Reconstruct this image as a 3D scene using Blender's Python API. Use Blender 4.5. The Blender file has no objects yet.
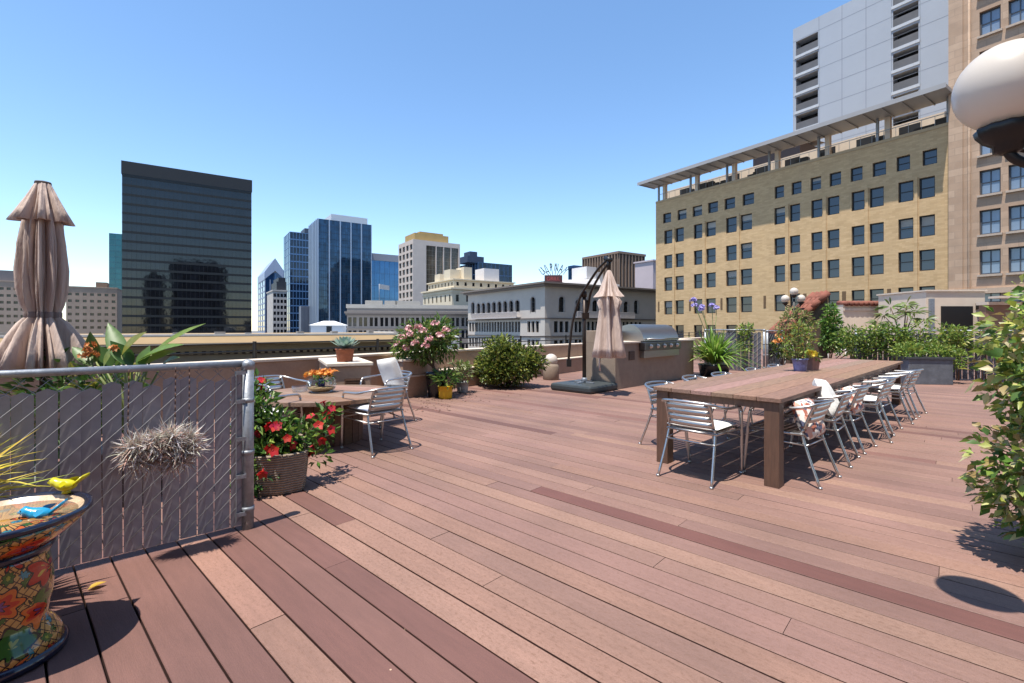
import bpy, math, random
from mathutils import Vector, Matrix
R = math.radians
rnd = random.Random(7)
SC = bpy.context.scene
COL = SC.collection

# ------------------------------------------------------------------ camera, sky, sun, exposure
HC, FP, HV = 1.35, 475.0, 328.0          # eye height, focal length in px, horizon row
cam = bpy.data.cameras.new('camera'); camo = bpy.data.objects.new('camera', cam); COL.objects.link(camo)
camo.location = (0, 0, HC); camo.rotation_euler = (R(90), 0, 0)
cam.sensor_width = 36; cam.lens = FP/1024*36; cam.shift_y = -(341.5-HV)/1024
cam.clip_start = 0.05; cam.clip_end = 9000
SC.camera = camo
SUNV = Vector((-.175, -.23, 1)).normalized()
w = bpy.data.worlds.new('World'); SC.world = w; w.use_nodes = True
nt = w.node_tree; bg = nt.nodes['Background']
sky = nt.nodes.new('ShaderNodeTexSky'); sky.sky_type = 'NISHITA'; sky.sun_disc = False
sky.sun_elevation = math.asin(SUNV.z); sky.sun_rotation = math.atan2(SUNV.x, SUNV.y)
sky.altitude = 0; sky.air_density = 0.95; sky.dust_density = 0.15; sky.ozone_density = 1.6
hs_ = nt.nodes.new('ShaderNodeHueSaturation'); hs_.inputs['Saturation'].default_value = 1.1; hs_.inputs['Hue'].default_value = .498
nt.links.new(sky.outputs[0], hs_.inputs['Color']); nt.links.new(hs_.outputs[0], bg.inputs[0]); bg.inputs[1].default_value = 0.15
sl = bpy.data.lights.new('sun', 'SUN'); slo = bpy.data.objects.new('sun', sl); COL.objects.link(slo)
sl.energy = 4.7; sl.angle = R(0.5); sl.color = (1, .94, .84)
slo.rotation_euler = SUNV.to_track_quat('Z', 'Y').to_euler(); slo.location = (-5, -5, 30)
vs = SC.view_settings; vs.view_transform = 'Standard'; vs.look = 'None'; vs.exposure = 0.8; vs.gamma = 1

# ------------------------------------------------------------------ small helpers
def ux(u, Y): return (u-512)/FP*Y
def zz(v, Y): return HC-(v-HV)*Y/FP
def G(u, v, z=0):
    Y = FP*(HC-z)/(v-HV); return Vector((ux(u, Y), Y, z))
def P(u, v, Y): return Vector((ux(u, Y), Y, zz(v, Y)))

class MB:
    def __init__(s): s.v=[]; s.f=[]; s.sm=[]; s.c=[]; s.m=[]; s.M=None
    def add(s, vs, fs, smooth=False, col=None, mat=0):
        o=len(s.v)
        if s.M is not None: vs=[s.M@Vector(p) for p in vs]
        s.v.extend(tuple(p) for p in vs)
        for f in fs:
            s.f.append(tuple(i+o for i in f)); s.sm.append(smooth); s.c.append(col); s.m.append(mat)
        return s
    def box(s, x0,x1,y0,y1,z0,z1, M=None, col=None, mat=0):
        p=[Vector(q) for q in ((x0,y0,z0),(x1,y0,z0),(x1,y1,z0),(x0,y1,z0),(x0,y0,z1),(x1,y0,z1),(x1,y1,z1),(x0,y1,z1))]
        if M is not None: p=[M@q for q in p]
        return s.add(p,[(0,3,2,1),(4,5,6,7),(0,1,5,4),(1,2,6,5),(2,3,7,6),(3,0,4,7)],False,col,mat)
    def prism(s, poly, z0, z1, col=None, mat=0):
        n=len(poly)
        vs=[(x,y,z0) for x,y in poly]+[(x,y,z1) for x,y in poly]
        return s.add(vs,[tuple(range(n-1,-1,-1)),tuple(range(n,2*n))]+[(i,(i+1)%n,n+(i+1)%n,n+i) for i in range(n)],False,col,mat)
    def tube(s, pts, r, n=8, closed=False, col=None, mat=0, smooth=True):
        pts=[Vector(p) for p in pts]; k=len(pts)
        rr=r if isinstance(r,(list,tuple)) else [r]*k
        vs=[]; up=None
        for i,p in enumerate(pts):
            if closed: t=(pts[(i+1)%k]-pts[i-1])
            else: t=pts[min(i+1,k-1)]-pts[max(i-1,0)]
            if t.length<1e-9: t=Vector((0,0,1))
            t.normalize()
            if up is None:
                a=Vector((0,0,1)) if abs(t.z)<.9 else Vector((1,0,0)); up=(a-t*a.dot(t)).normalized()
            else:
                up=up-t*up.dot(t)
                up=up.normalized() if up.length>1e-6 else Vector((1,0,0))
            b=t.cross(up)
            for j in range(n):
                a=2*math.pi*j/n; vs.append(p+(up*math.cos(a)+b*math.sin(a))*rr[i])
        fs=[]
        for i in range(k if closed else k-1):
            i2=(i+1)%k
            for j in range(n): fs.append((i*n+j,i*n+(j+1)%n,i2*n+(j+1)%n,i2*n+j))
        if not closed: fs+=[tuple(range(n-1,-1,-1)),tuple((k-1)*n+j for j in range(n))]
        return s.add(vs,fs,smooth,col,mat)
    def lathe(s, prof, n=24, c=(0,0,0), fn=None, col=None, mat=0, caps=True, smooth=True):
        vs=[]; k=len(prof)
        for i,(r,z) in enumerate(prof):
            for j in range(n):
                a=2*math.pi*j/n; q=r if fn is None else r*fn(a,i,z)
                vs.append((c[0]+q*math.cos(a),c[1]+q*math.sin(a),c[2]+z))
        fs=[(i*n+j,i*n+(j+1)%n,(i+1)*n+(j+1)%n,(i+1)*n+j) for i in range(k-1) for j in range(n)]
        if caps: fs+=[tuple(range(n-1,-1,-1)),tuple((k-1)*n+j for j in range(n))]
        return s.add(vs,fs,smooth,col,mat)
    def ball(s, c, r, n=20, m=12, sc=(1,1,1), col=None, mat=0):
        prof=[]
        vs=[];fs=[]
        for i in range(m+1):
            t=math.pi*i/m
            for j in range(n):
                a=2*math.pi*j/n
                vs.append((c[0]+r*sc[0]*math.sin(t)*math.cos(a),c[1]+r*sc[1]*math.sin(t)*math.sin(a),c[2]-r*sc[2]*math.cos(t)))
        for i in range(m):
            for j in range(n):
                fs.append((i*n+j,i*n+(j+1)%n,(i+1)*n+(j+1)%n,(i+1)*n+j))
        return s.add(vs,fs,True,col,mat)
    def leaf(s, p, d, L, W, col=None, bend=.25, fold=.25, seg=1, mat=0, up=None):
        d=Vector(d).normalized(); a=Vector(up) if up else Vector((rnd.uniform(-1,1),rnd.uniform(-1,1),rnd.uniform(.2,1.2)))
        sd=d.cross(a)
        if sd.length<1e-4: sd=d.cross(Vector((1,.3,.1)))
        sd.normalize(); nn=sd.cross(d).normalized(); p=Vector(p)
        if seg==1:
            m=p+d*L*.5+nn*(W*fold)
            vs=[p,p+d*L*.45+sd*W*.5+nn*W*fold,p+d*L-nn*L*bend*.6,p+d*L*.45-sd*W*.5+nn*W*fold]
            return s.add(vs,[(0,3,2),(0,2,1)],False,col,mat)
        cl=[];lf=[];rt=[]
        for i in range(seg+1):
            t=i/seg; c=p+d*L*t+Vector((0,0,-1))*L*bend*t*t
            wd=W*.5*math.sin(math.pi*min(1,max(.04,t**.8*.97+.03)))
            cl.append(c); lf.append(c+sd*wd+nn*wd*fold); rt.append(c-sd*wd+nn*wd*fold)
        k=seg+1; vs=cl+lf+rt; fs=[]
        for i in range(seg): fs+=[(i,i+1,k+i+1,k+i),(2*k+i,2*k+i+1,i+1,i)]
        return s.add(vs,fs,True,col,mat)
    def build(s, name, mat, parent=None, bev=0, kind=None):
        me=bpy.data.meshes.new(name); me.from_pydata(s.v,[],s.f)
        me.polygons.foreach_set('use_smooth',s.sm)
        mats=mat if isinstance(mat,(list,tuple)) else [mat]
        for m in mats: me.materials.append(m)
        if len(mats)>1: me.polygons.foreach_set('material_index',s.m)
        if any(c is not None for c in s.c):
            at=me.attributes.new('Col','FLOAT_COLOR','FACE')
            fl=[]
            for c in s.c:
                c=c or (.5,.5,.5); fl+= [c[0],c[1],c[2],c[3] if len(c)>3 else 1.0]
            at.data.foreach_set('color',fl)
        me.validate(); me.update()
        o=bpy.data.objects.new(name,me); COL.objects.link(o)
        if parent: o.parent=parent
        if bev:
            b=o.modifiers.new('bevel','BEVEL'); b.width=bev; b.segments=2; b.limit_method='ANGLE'; b.angle_limit=R(40)
        if kind: o['kind']=kind
        return o

def tag(o, label, cat, group=None, kind=None):
    o['label']=label; o['category']=cat
    if group: o['group']=group
    if kind: o['kind']=kind
    return o
def thing(name, label, cat, loc=(0,0,0), rz=0, group=None):
    o=bpy.data.objects.new(name,None); COL.objects.link(o); o.location=loc; o.rotation_euler=(0,0,rz)
    o.empty_display_size=.2
    return tag(o,label,cat,group)
def kids(o): return [c for c in bpy.data.objects if c.parent==o]
def dup(o, loc=None, rz=None, label=None, group=None, parent=None):
    c=o.copy(); COL.objects.link(c)
    if parent is not None: c.parent=parent
    if loc is not None: c.location=loc
    if rz is not None: c.rotation_euler=(0,0,rz)
    if label: c['label']=label
    if group: c['group']=group
    for k in kids(o): dup(k,parent=c)
    return c
def face_rz(f): return math.atan2(-f[0],f[1])

# ------------------------------------------------------------------ materials
def lin(c):
    f=lambda x: x/12.92 if x<=.04045 else ((x+.055)/1.055)**2.4
    return tuple(.82*f(x/255) for x in c[:3])+(1,)
def mat(name, col, rough=.7, metal=0, var=.12, scale=6, bump=0, bscale=40, stretch=None, spec=.5, attr=False, trans=0, coord='Object', hue=0, coat=0, fine=0):
    """principled material whose colour is broken up by two noises; attr: colour comes from the mesh's Col attribute"""
    m=bpy.data.materials.new(name); m.use_nodes=True; t=m.node_tree; b=t.nodes['Principled BSDF']; L=t.links.new
    tc=t.nodes.new('ShaderNodeTexCoord'); src=tc.outputs[coord]
    if stretch:
        mp=t.nodes.new('ShaderNodeMapping'); mp.inputs['Scale'].default_value=stretch; L(src,mp.inputs[0]); src=mp.outputs[0]
    nz=t.nodes.new('ShaderNodeTexNoise'); nz.inputs['Scale'].default_value=scale; nz.inputs['Detail'].default_value=6; nz.inputs['Roughness'].default_value=.65; L(src,nz.inputs['Vector'])
    mr=t.nodes.new('ShaderNodeMapRange'); mr.inputs['From Min'].default_value=.25; mr.inputs['From Max'].default_value=.75
    mr.inputs['To Min'].default_value=1-var; mr.inputs['To Max'].default_value=1+var; L(nz.outputs[0],mr.inputs[0])
    mx=t.nodes.new('ShaderNodeMix'); mx.data_type='RGBA'; mx.blend_type='MULTIPLY'; mx.inputs[0].default_value=1
    if attr:
        at=t.nodes.new('ShaderNodeAttribute'); at.attribute_name='Col'; L(at.outputs['Color'],mx.inputs[6])
    else: mx.inputs[6].default_value=col if len(col)==4 else (*col,1)
    L(mr.outputs[0],mx.inputs[7])
    out=mx.outputs[2]
    if fine:
        n2=t.nodes.new('ShaderNodeTexNoise'); n2.inputs['Scale'].default_value=scale*9; n2.inputs['Detail'].default_value=3; L(src,n2.inputs['Vector'])
        m2=t.nodes.new('ShaderNodeMapRange'); m2.inputs['From Min'].default_value=.3; m2.inputs['From Max'].default_value=.7; m2.inputs['To Min'].default_value=1-fine; m2.inputs['To Max'].default_value=1+fine; L(n2.outputs[0],m2.inputs[0])
        x2=t.nodes.new('ShaderNodeMix'); x2.data_type='RGBA'; x2.blend_type='MULTIPLY'; x2.inputs[0].default_value=1; L(out,x2.inputs[6]); L(m2.outputs[0],x2.inputs[7]); out=x2.outputs[2]
    L(out,b.inputs['Base Color'])
    b.inputs['Roughness'].default_value=rough; b.inputs['Metallic'].default_value=metal; b.inputs['Specular IOR Level'].default_value=spec
    if coat: b.inputs['Coat Weight'].default_value=coat; b.inputs['Coat Roughness'].default_value=.08
    if bump:
        bn=t.nodes.new('ShaderNodeTexNoise'); bn.inputs['Scale'].default_value=bscale; bn.inputs['Detail'].default_value=5; L(src,bn.inputs['Vector'])
        bu=t.nodes.new('ShaderNodeBump'); bu.inputs['Strength'].default_value=bump; bu.inputs['Distance'].default_value=.02; L(bn.outputs[0],bu.inputs['Height']); L(bu.outputs[0],b.inputs['Normal'])
    if trans:
        o=t.nodes['Material Output']; tr=t.nodes.new('ShaderNodeBsdfTranslucent'); L(out,tr.inputs[0]); ms=t.nodes.new('ShaderNodeMixShader'); ms.inputs[0].default_value=trans
        L(b.outputs[0],ms.inputs[1]); L(tr.outputs[0],ms.inputs[2]); L(ms.outputs[0],o.inputs[0])
    return m
def cellglass(name, col, size, rough=.06, metal=0, var=.4, spec=.6):
    """window glass: every pane (cell of the given size in object space) tilts and tints a little differently"""
    m=mat(name,col,rough,metal,0.05,.2,spec=spec); t=m.node_tree; b=t.nodes['Principled BSDF']; L=t.links.new
    tc=t.nodes.new('ShaderNodeTexCoord'); sn=t.nodes.new('ShaderNodeVectorMath'); sn.operation='SNAP'; sn.inputs[1].default_value=size; L(tc.outputs['Object'],sn.inputs[0])
    wn=t.nodes.new('ShaderNodeTexWhiteNoise'); wn.noise_dimensions='3D'; L(sn.outputs[0],wn.inputs[0])
    mr=t.nodes.new('ShaderNodeMapRange'); mr.inputs['To Min'].default_value=1-var; mr.inputs['To Max'].default_value=1+var; L(wn.outputs[0],mr.inputs[0])
    mx=t.nodes.new('ShaderNodeMix'); mx.data_type='RGBA'; mx.blend_type='MULTIPLY'; mx.inputs[0].default_value=1; mx.inputs[6].default_value=col; L(mr.outputs[0],mx.inputs[7]); L(mx.outputs[2],b.inputs['Base Color'])
    bu=t.nodes.new('ShaderNodeBump'); bu.inputs['Strength'].default_value=.04; bu.inputs['Distance'].default_value=.5
    nz=t.nodes.new('ShaderNodeTexNoise'); nz.inputs['Scale'].default_value=.25; L(tc.outputs['Object'],nz.inputs['Vector']); L(nz.outputs[0],bu.inputs['Height']); L(bu.outputs[0],b.inputs['Normal'])
    return m
def brickmat(name, c1, c2, mortar, sx, sy, rough=.85, var=.1):
    """courses of brick or stone; object x runs along the wall, or y on the side walls"""
    m=mat(name,c1,rough,0,var,.6,bump=.1,bscale=6); t=m.node_tree; L=t.links.new
    b=t.nodes['Principled BSDF']; old=b.inputs['Base Color'].links[0].from_socket
    tc=t.nodes.new('ShaderNodeTexCoord'); sp=t.nodes.new('ShaderNodeSeparateXYZ'); L(tc.outputs['Object'],sp.inputs[0])
    ad=t.nodes.new('ShaderNodeMath'); ad.operation='ADD'; L(sp.outputs[0],ad.inputs[0]); L(sp.outputs[1],ad.inputs[1])
    cb=t.nodes.new('ShaderNodeCombineXYZ'); L(ad.outputs[0],cb.inputs[0]); L(sp.outputs[2],cb.inputs[1])
    br=t.nodes.new('ShaderNodeTexBrick'); L(cb.outputs[0],br.inputs['Vector']); br.inputs['Scale'].default_value=1
    br.inputs['Brick Width'].default_value=sx; br.inputs['Row Height'].default_value=sy; br.inputs['Mortar Size'].default_value=sy*.05
    br.inputs['Color1'].default_value=c1; br.inputs['Color2'].default_value=c2; br.inputs['Mortar'].default_value=mortar
    mixn=old.node; L(br.outputs[0],mixn.inputs[6])
    return m

M={}
M['stucco']=mat('stucco',lin((178,150,128)),.9,var=.14,scale=3,bump=.25,bscale=90,fine=.06)
M['stucco_cap']=mat('stucco_cap',lin((222,206,188)),.85,var=.1,scale=4,bump=.2,bscale=60)
M['counter']=mat('counter',lin((150,132,116)),.85,var=.14,scale=5,bump=.2,bscale=70,fine=.07)
M['alu']=mat('brushed_aluminium',(.5,.49,.48,1),.36,1,.08,8)
M['steel']=mat('stainless_steel',(.34,.33,.32,1),.36,1,.1,3,stretch=(1,1,30))
M['galv']=mat('galvanised_steel',(.27,.29,.32,1),.5,.6,.3,25,bump=.1)
M['wire']=mat('dull_zinc_wire',(.2,.2,.21,1),.6,.3,.3,30)
M['black']=mat('black_metal',(.016,.015,.015,1),.4,.3,.2,10)
M['bronze']=mat('dark_bronze_metal',(.03,.018,.013,1),.4,.4,.2,10)
M['slat']=mat('grey_slat',lin((152,146,152)),.55,var=.1,scale=4,attr=False,fine=.05)
M['slat_far']=mat('grey_slat_weathered',lin((92,92,102)),.6,var=.2,scale=3)
M['tablewood']=mat('table_wood',lin((146,106,82)),.66,var=.4,scale=5,stretch=(14,1.2,14),bump=.12,bscale=9,attr=True,fine=.1)
M['legwood']=mat('leg_wood',lin((98,70,54)),.6,var=.3,scale=5,stretch=(10,10,1),bump=.12,bscale=9)
M['spoolwood']=mat('spool_wood',lin((140,110,90)),.7,var=.28,scale=5,stretch=(8,1,8),bump=.12,bscale=10,attr=True)
M['fabric']=mat('taupe_canvas',lin((208,186,174)),.9,var=.12,scale=5,bump=.8,bscale=13,stretch=(1.8,1.8,.45),trans=.05)
M['white_cloth']=mat('white_cloth',lin((232,230,226)),.9,var=.05,scale=5,bump=.15,bscale=60)
M['grey_cloth']=mat('pale_grey_cloth',lin((205,206,212)),.9,var=.06,scale=5,bump=.15,bscale=60)
M['leaf']=mat('leaf',(.1,.2,.05,1),.45,var=.2,scale=20,attr=True,trans=.3)
M['petal']=mat('petal',(.5,.1,.1,1),.6,var=.12,scale=20,attr=True,trans=.3)
M['bark']=mat('bark',lin((104,84,68)),.9,var=.3,scale=20,bump=.4)
M['soil']=mat('potting_soil',lin((60,46,38)),.95,var=.4,scale=30,bump=.5)
M['terracotta']=mat('terracotta',lin((140,80,54)),.8,var=.2,scale=9,bump=.1)
M['yellow_glaze']=mat('yellow_glaze',lin((226,178,28)),.3,var=.06,scale=5)
M['grey_pot']=mat('grey_ceramic',lin((168,168,166)),.6,var=.1,scale=8)
M['dark_pot']=mat('dark_glazed_pot',lin((34,36,42)),.25,var=.2,scale=6)
M['charcoal']=mat('charcoal_plastic',lin((58,64,66)),.5,var=.1,scale=8)
M['glass']=None
M['white_globe']=mat('opal_white_globe',lin((232,222,210)),.3,var=.03,scale=3,trans=.25)
M['tile']=mat('clay_tile',lin((132,78,62)),.85,var=.45,scale=4,bump=.2)
M['cream']=mat('cream_render',lin((228,210,190)),.9,var=.08,scale=1.2,bump=.1)
M['wicker']=None
M['planter']=mat('weathered_zinc',lin((98,102,110)),.6,var=.4,scale=5,bump=.1)

def glassmat():
    m=bpy.data.materials.new('clear_glass'); m.use_nodes=True; t=m.node_tree; L=t.links.new; t.nodes.remove(t.nodes['Principled BSDF'])
    tr=t.nodes.new('ShaderNodeBsdfTransparent'); tr.inputs[0].default_value=(.93,.95,.95,1); gl=t.nodes.new('ShaderNodeBsdfGlossy')
    nz=t.nodes.new('ShaderNodeTexNoise'); nz.inputs['Scale'].default_value=3; mr=t.nodes.new('ShaderNodeMapRange'); mr.inputs['To Min'].default_value=.01; mr.inputs['To Max'].default_value=.06
    L(nz.outputs[0],mr.inputs[0]); L(mr.outputs[0],gl.inputs['Roughness'])
    fr=t.nodes.new('ShaderNodeLayerWeight'); fr.inputs[0].default_value=.12; mx=t.nodes.new('ShaderNodeMixShader'); L(fr.outputs['Facing'],mx.inputs[0]); L(tr.outputs[0],mx.inputs[1]); L(gl.outputs[0],mx.inputs[2])
    L(mx.outputs[0],t.nodes['Material Output'].inputs[0]); return m
M['glass']=glassmat()

def deckmat():
    m=mat('composite_deck',(.3,.2,.15,1),.75,var=.13,scale=3,stretch=(1.2,9,1),attr=True,bump=.15,bscale=22); t=m.node_tree; L=t.links.new
    b=t.nodes['Principled BSDF']; old=b.inputs['Base Color'].links[0].from_socket
    tc=t.nodes.new('ShaderNodeTexCoord'); at=t.nodes.new('ShaderNodeAttribute'); at.attribute_name='Col'
    mp=t.nodes.new('ShaderNodeMapping'); mp.inputs['Scale'].default_value=(7,13,1); L(tc.outputs['Object'],mp.inputs[0])
    n=t.nodes.new('ShaderNodeTexNoise'); n.inputs['Scale'].default_value=5; n.inputs['Detail'].default_value=9; n.inputs['Roughness'].default_value=.8; L(mp.outputs[0],n.inputs['Vector'])
    cr=t.nodes.new('ShaderNodeMapRange'); cr.inputs['From Min'].default_value=.5; cr.inputs['From Max'].default_value=.68; L(n.outputs[0],cr.inputs[0])
    mu=t.nodes.new('ShaderNodeMath'); mu.operation='MULTIPLY'; L(cr.outputs[0],mu.inputs[0]); L(at.outputs['Alpha'],mu.inputs[1])
    mx=t.nodes.new('ShaderNodeMix'); mx.data_type='RGBA'; L(mu.outputs[0],mx.inputs[0]); L(old,mx.inputs[6]); mx.inputs[7].default_value=lin((110,78,60))
    n3=t.nodes.new('ShaderNodeTexNoise'); n3.inputs['Scale'].default_value=240; n3.inputs['Detail'].default_value=4; n3.inputs['Roughness'].default_value=.8; L(tc.outputs['Object'],n3.inputs['Vector'])
    m3=t.nodes.new('ShaderNodeMapRange'); m3.inputs['From Min'].default_value=.3; m3.inputs['From Max'].default_value=.7; m3.inputs['To Min'].default_value=.74; m3.inputs['To Max'].default_value=1.22; L(n3.outputs[0],m3.inputs[0])
    x3=t.nodes.new('ShaderNodeMix'); x3.data_type='RGBA'; x3.blend_type='MULTIPLY'; x3.inputs[0].default_value=1; L(mx.outputs[2],x3.inputs[6]); L(m3.outputs[0],x3.inputs[7])
    # large faint stains and pale scuffs
    n4=t.nodes.new('ShaderNodeTexNoise'); n4.inputs['Scale'].default_value=.9; n4.inputs['Detail'].default_value=5; L(tc.outputs['Object'],n4.inputs['Vector'])
    m4=t.nodes.new('ShaderNodeMapRange'); m4.inputs['From Min'].default_value=.3; m4.inputs['From Max'].default_value=.7; m4.inputs['To Min'].default_value=.84; m4.inputs['To Max'].default_value=1.15; L(n4.outputs[0],m4.inputs[0])
    x4=t.nodes.new('ShaderNodeMix'); x4.data_type='RGBA'; x4.blend_type='MULTIPLY'; x4.inputs[0].default_value=1; L(x3.outputs[2],x4.inputs[6]); L(m4.outputs[0],x4.inputs[7])
    # sparse pale specks of grit and petals
    v5=t.nodes.new('ShaderNodeTexVoronoi'); v5.inputs['Scale'].default_value=5.5; L(tc.outputs['Object'],v5.inputs['Vector'])
    s5=t.nodes.new('ShaderNodeSeparateColor'); L(v5.outputs['Color'],s5.inputs[0])
    g5=t.nodes.new('ShaderNodeMath'); g5.operation='GREATER_THAN'; g5.inputs[1].default_value=.86; L(s5.outputs[0],g5.inputs[0])
    l5=t.nodes.new('ShaderNodeMath'); l5.operation='LESS_THAN'; l5.inputs[1].default_value=.028; L(v5.outputs['Distance'],l5.inputs[0])
    p5=t.nodes.new('ShaderNodeMath'); p5.operation='MULTIPLY'; L(g5.outputs[0],p5.inputs[0]); L(l5.outputs[0],p5.inputs[1])
    x5=t.nodes.new('ShaderNodeMix'); x5.data_type='RGBA'; L(p5.outputs[0],x5.inputs[0]); L(x4.outputs[2],x5.inputs[6]); x5.inputs[7].default_value=lin((190,160,132))
    L(x5.outputs[2],b.inputs['Base Color'])
    return m
M['deck']=deckmat()
def talavera():
    """painted Mexican glaze: ringed flowers and leaf patches with dark outlines over an ochre lattice"""
    m=mat('talavera_glaze',(.5,.3,.1,1),.15,var=.05,scale=5,coat=.5); t=m.node_tree; L=t.links.new; b=t.nodes['Principled BSDF']
    tc=t.nodes.new('ShaderNodeTexCoord')
    def math_(op,a,b2=None,c=None):
        n=t.nodes.new('ShaderNodeMath'); n.operation=op
        for k,x in enumerate((a,b2,c)):
            if x is None: continue
            if isinstance(x,(int,float)): n.inputs[k].default_value=x
            else: L(x,n.inputs[k])
        return n.outputs[0]
    def mixc(f,a,b2):
        n=t.nodes.new('ShaderNodeMix'); n.data_type='RGBA'
        L(f,n.inputs[0])
        for k,x in ((6,a),(7,b2)):
            if isinstance(x,tuple): n.inputs[k].default_value=x
            else: L(x,n.inputs[k])
        return n.outputs[2]
    sx=t.nodes.new('ShaderNodeSeparateXYZ'); L(tc.outputs['Object'],sx.inputs[0])
    ang=math_('ARCTAN2',sx.outputs[1],sx.outputs[0])
    au=math_('MULTIPLY',ang,4.4); zv=math_('MULTIPLY',sx.outputs[2],27)
    l1=math_('LESS_THAN',math_('ABSOLUTE',math_('SUBTRACT',math_('FRACT',math_('ADD',au,zv)),.5)),.07)
    l2=math_('LESS_THAN',math_('ABSOLUTE',math_('SUBTRACT',math_('FRACT',math_('SUBTRACT',au,zv)),.5)),.07)
    base=mixc(math_('MAXIMUM',l1,l2),lin((196,146,78)),lin((70,40,26)))
    dn=t.nodes.new('ShaderNodeTexNoise'); dn.inputs['Scale'].default_value=9; L(tc.outputs['Object'],dn.inputs['Vector'])
    va=t.nodes.new('ShaderNodeVectorMath'); va.operation='SCALE'; va.inputs['Scale'].default_value=.035; L(dn.outputs['Color'],va.inputs[0])
    vb=t.nodes.new('ShaderNodeVectorMath'); L(tc.outputs['Object'],vb.inputs[0]); L(va.outputs[0],vb.inputs[1])
    def rings(cols):
        n=t.nodes.new('ShaderNodeValToRGB'); n.color_ramp.interpolation='CONSTANT'; e=n.color_ramp.elements
        e[0].position=0; e[0].color=lin(cols[0][1]); e[1].position=cols[1][0]; e[1].color=lin(cols[1][1])
        for p,c in cols[2:]: q=e.new(p); q.color=lin(c)
        return n
    def layer(scale,rad,base,seed,ramps):
        mp=t.nodes.new('ShaderNodeMapping'); mp.inputs['Location'].default_value=(seed,seed*.7,seed*1.3); L(vb.outputs[0],mp.inputs[0])
        v=t.nodes.new('ShaderNodeTexVoronoi'); v.inputs['Scale'].default_value=scale; v.inputs['Randomness'].default_value=.75; L(mp.outputs[0],v.inputs['Vector'])
        sp=t.nodes.new('ShaderNodeSeparateColor'); L(v.outputs['Color'],sp.inputs[0])
        loc=t.nodes.new('ShaderNodeVectorMath'); loc.operation='SUBTRACT'; L(mp.outputs[0],loc.inputs[0]); L(v.outputs['Position'],loc.inputs[1])
        sl_=t.nodes.new('ShaderNodeSeparateXYZ'); L(loc.outputs[0],sl_.inputs[0])
        hyp=math_('MULTIPLY',math_('ADD',sl_.outputs[0],sl_.outputs[1]),.7)
        pet=math_('COSINE',math_('MULTIPLY',math_('ARCTAN2',sl_.outputs[2],hyp),7))
        d=math_('DIVIDE',v.outputs['Distance'],math_('ADD',rad,math_('MULTIPLY',pet,rad*.16)))
        out=base; prev=None
        cl=None
        for k,rp in enumerate(ramps):
            n=rings(rp); L(d,n.inputs[0])
            if cl is None: cl=n.outputs[0]
            else: cl=mixc(math_('GREATER_THAN',sp.outputs[0],k/len(ramps)),cl,n.outputs[0])
        return mixc(math_('LESS_THAN',d,1.0),base,cl)
    A=[(0,(206,176,60)),(.16,(40,22,40)),(.24,(120,60,110)),(.42,(30,18,20)),(.47,(190,50,18)),(.72,(210,104,30)),(.92,(24,16,20))]
    B=[(0,(200,90,30)),(.3,(24,16,20)),(.36,(196,160,60)),(.6,(176,40,20)),(.9,(24,16,20))]
    C=[(0,(30,70,110)),(.4,(24,16,20)),(.46,(60,130,140)),(.88,(24,16,20))]
    D=[(0,(150,150,50)),(.35,(60,96,30)),(.86,(20,24,16))]
    base=layer(17,.36,base,3.1,[D,C,D,B])
    base=layer(7.2,.5,base,.37,[A,B,A,D])
    L(base,b.inputs['Base Color'])
    return m
M['talavera']=talavera()
M['cobalt']=mat('cobalt_glaze',lin((24,30,52)),.2,var=.2,scale=12,coat=.4)
M['basin']=mat('basin_glaze',lin((206,180,150)),.25,var=.4,scale=14,coat=.4,fine=.2)
M['yellow_bird']=mat('yellow_glazed_clay',lin((206,196,24)),.3,var=.12,scale=30,coat=.3)
M['blue_bird']=mat('turquoise_glazed_clay',lin((36,150,196)),.3,var=.12,scale=30,coat=.3)
def wicker():
    m=mat('wicker',lin((172,154,136)),.85,var=.3,scale=30); t=m.node_tree; L=t.links.new
    w1=t.nodes.new('ShaderNodeTexWave'); w1.bands_direction='Z'; w1.inputs['Scale'].default_value=16; w1.inputs['Distortion'].default_value=1.5
    tc=t.nodes.new('ShaderNodeTexCoord'); L(tc.outputs['Object'],w1.inputs['Vector'])
    b0=t.nodes['Principled BSDF']; old=b0.inputs['Base Color'].links[0].from_socket
    mr=t.nodes.new('ShaderNodeMapRange'); mr.inputs['To Min'].default_value=.5; mr.inputs['To Max'].default_value=1.1; L(w1.outputs[0],mr.inputs[0])
    mx=t.nodes.new('ShaderNodeMix'); mx.data_type='RGBA'; mx.blend_type='MULTIPLY'; mx.inputs[0].default_value=1; L(old,mx.inputs[6]); L(mr.outputs[0],mx.inputs[7]); L(mx.outputs[2],b0.inputs['Base Color'])
    bu=t.nodes.new('ShaderNodeBump'); bu.inputs['Strength'].default_value=.9; bu.inputs['Distance'].default_value=.012; L(w1.outputs[0],bu.inputs['Height']); L(bu.outputs[0],t.nodes['Principled BSDF'].inputs['Normal'])
    return m
M['wicker']=wicker()
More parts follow.
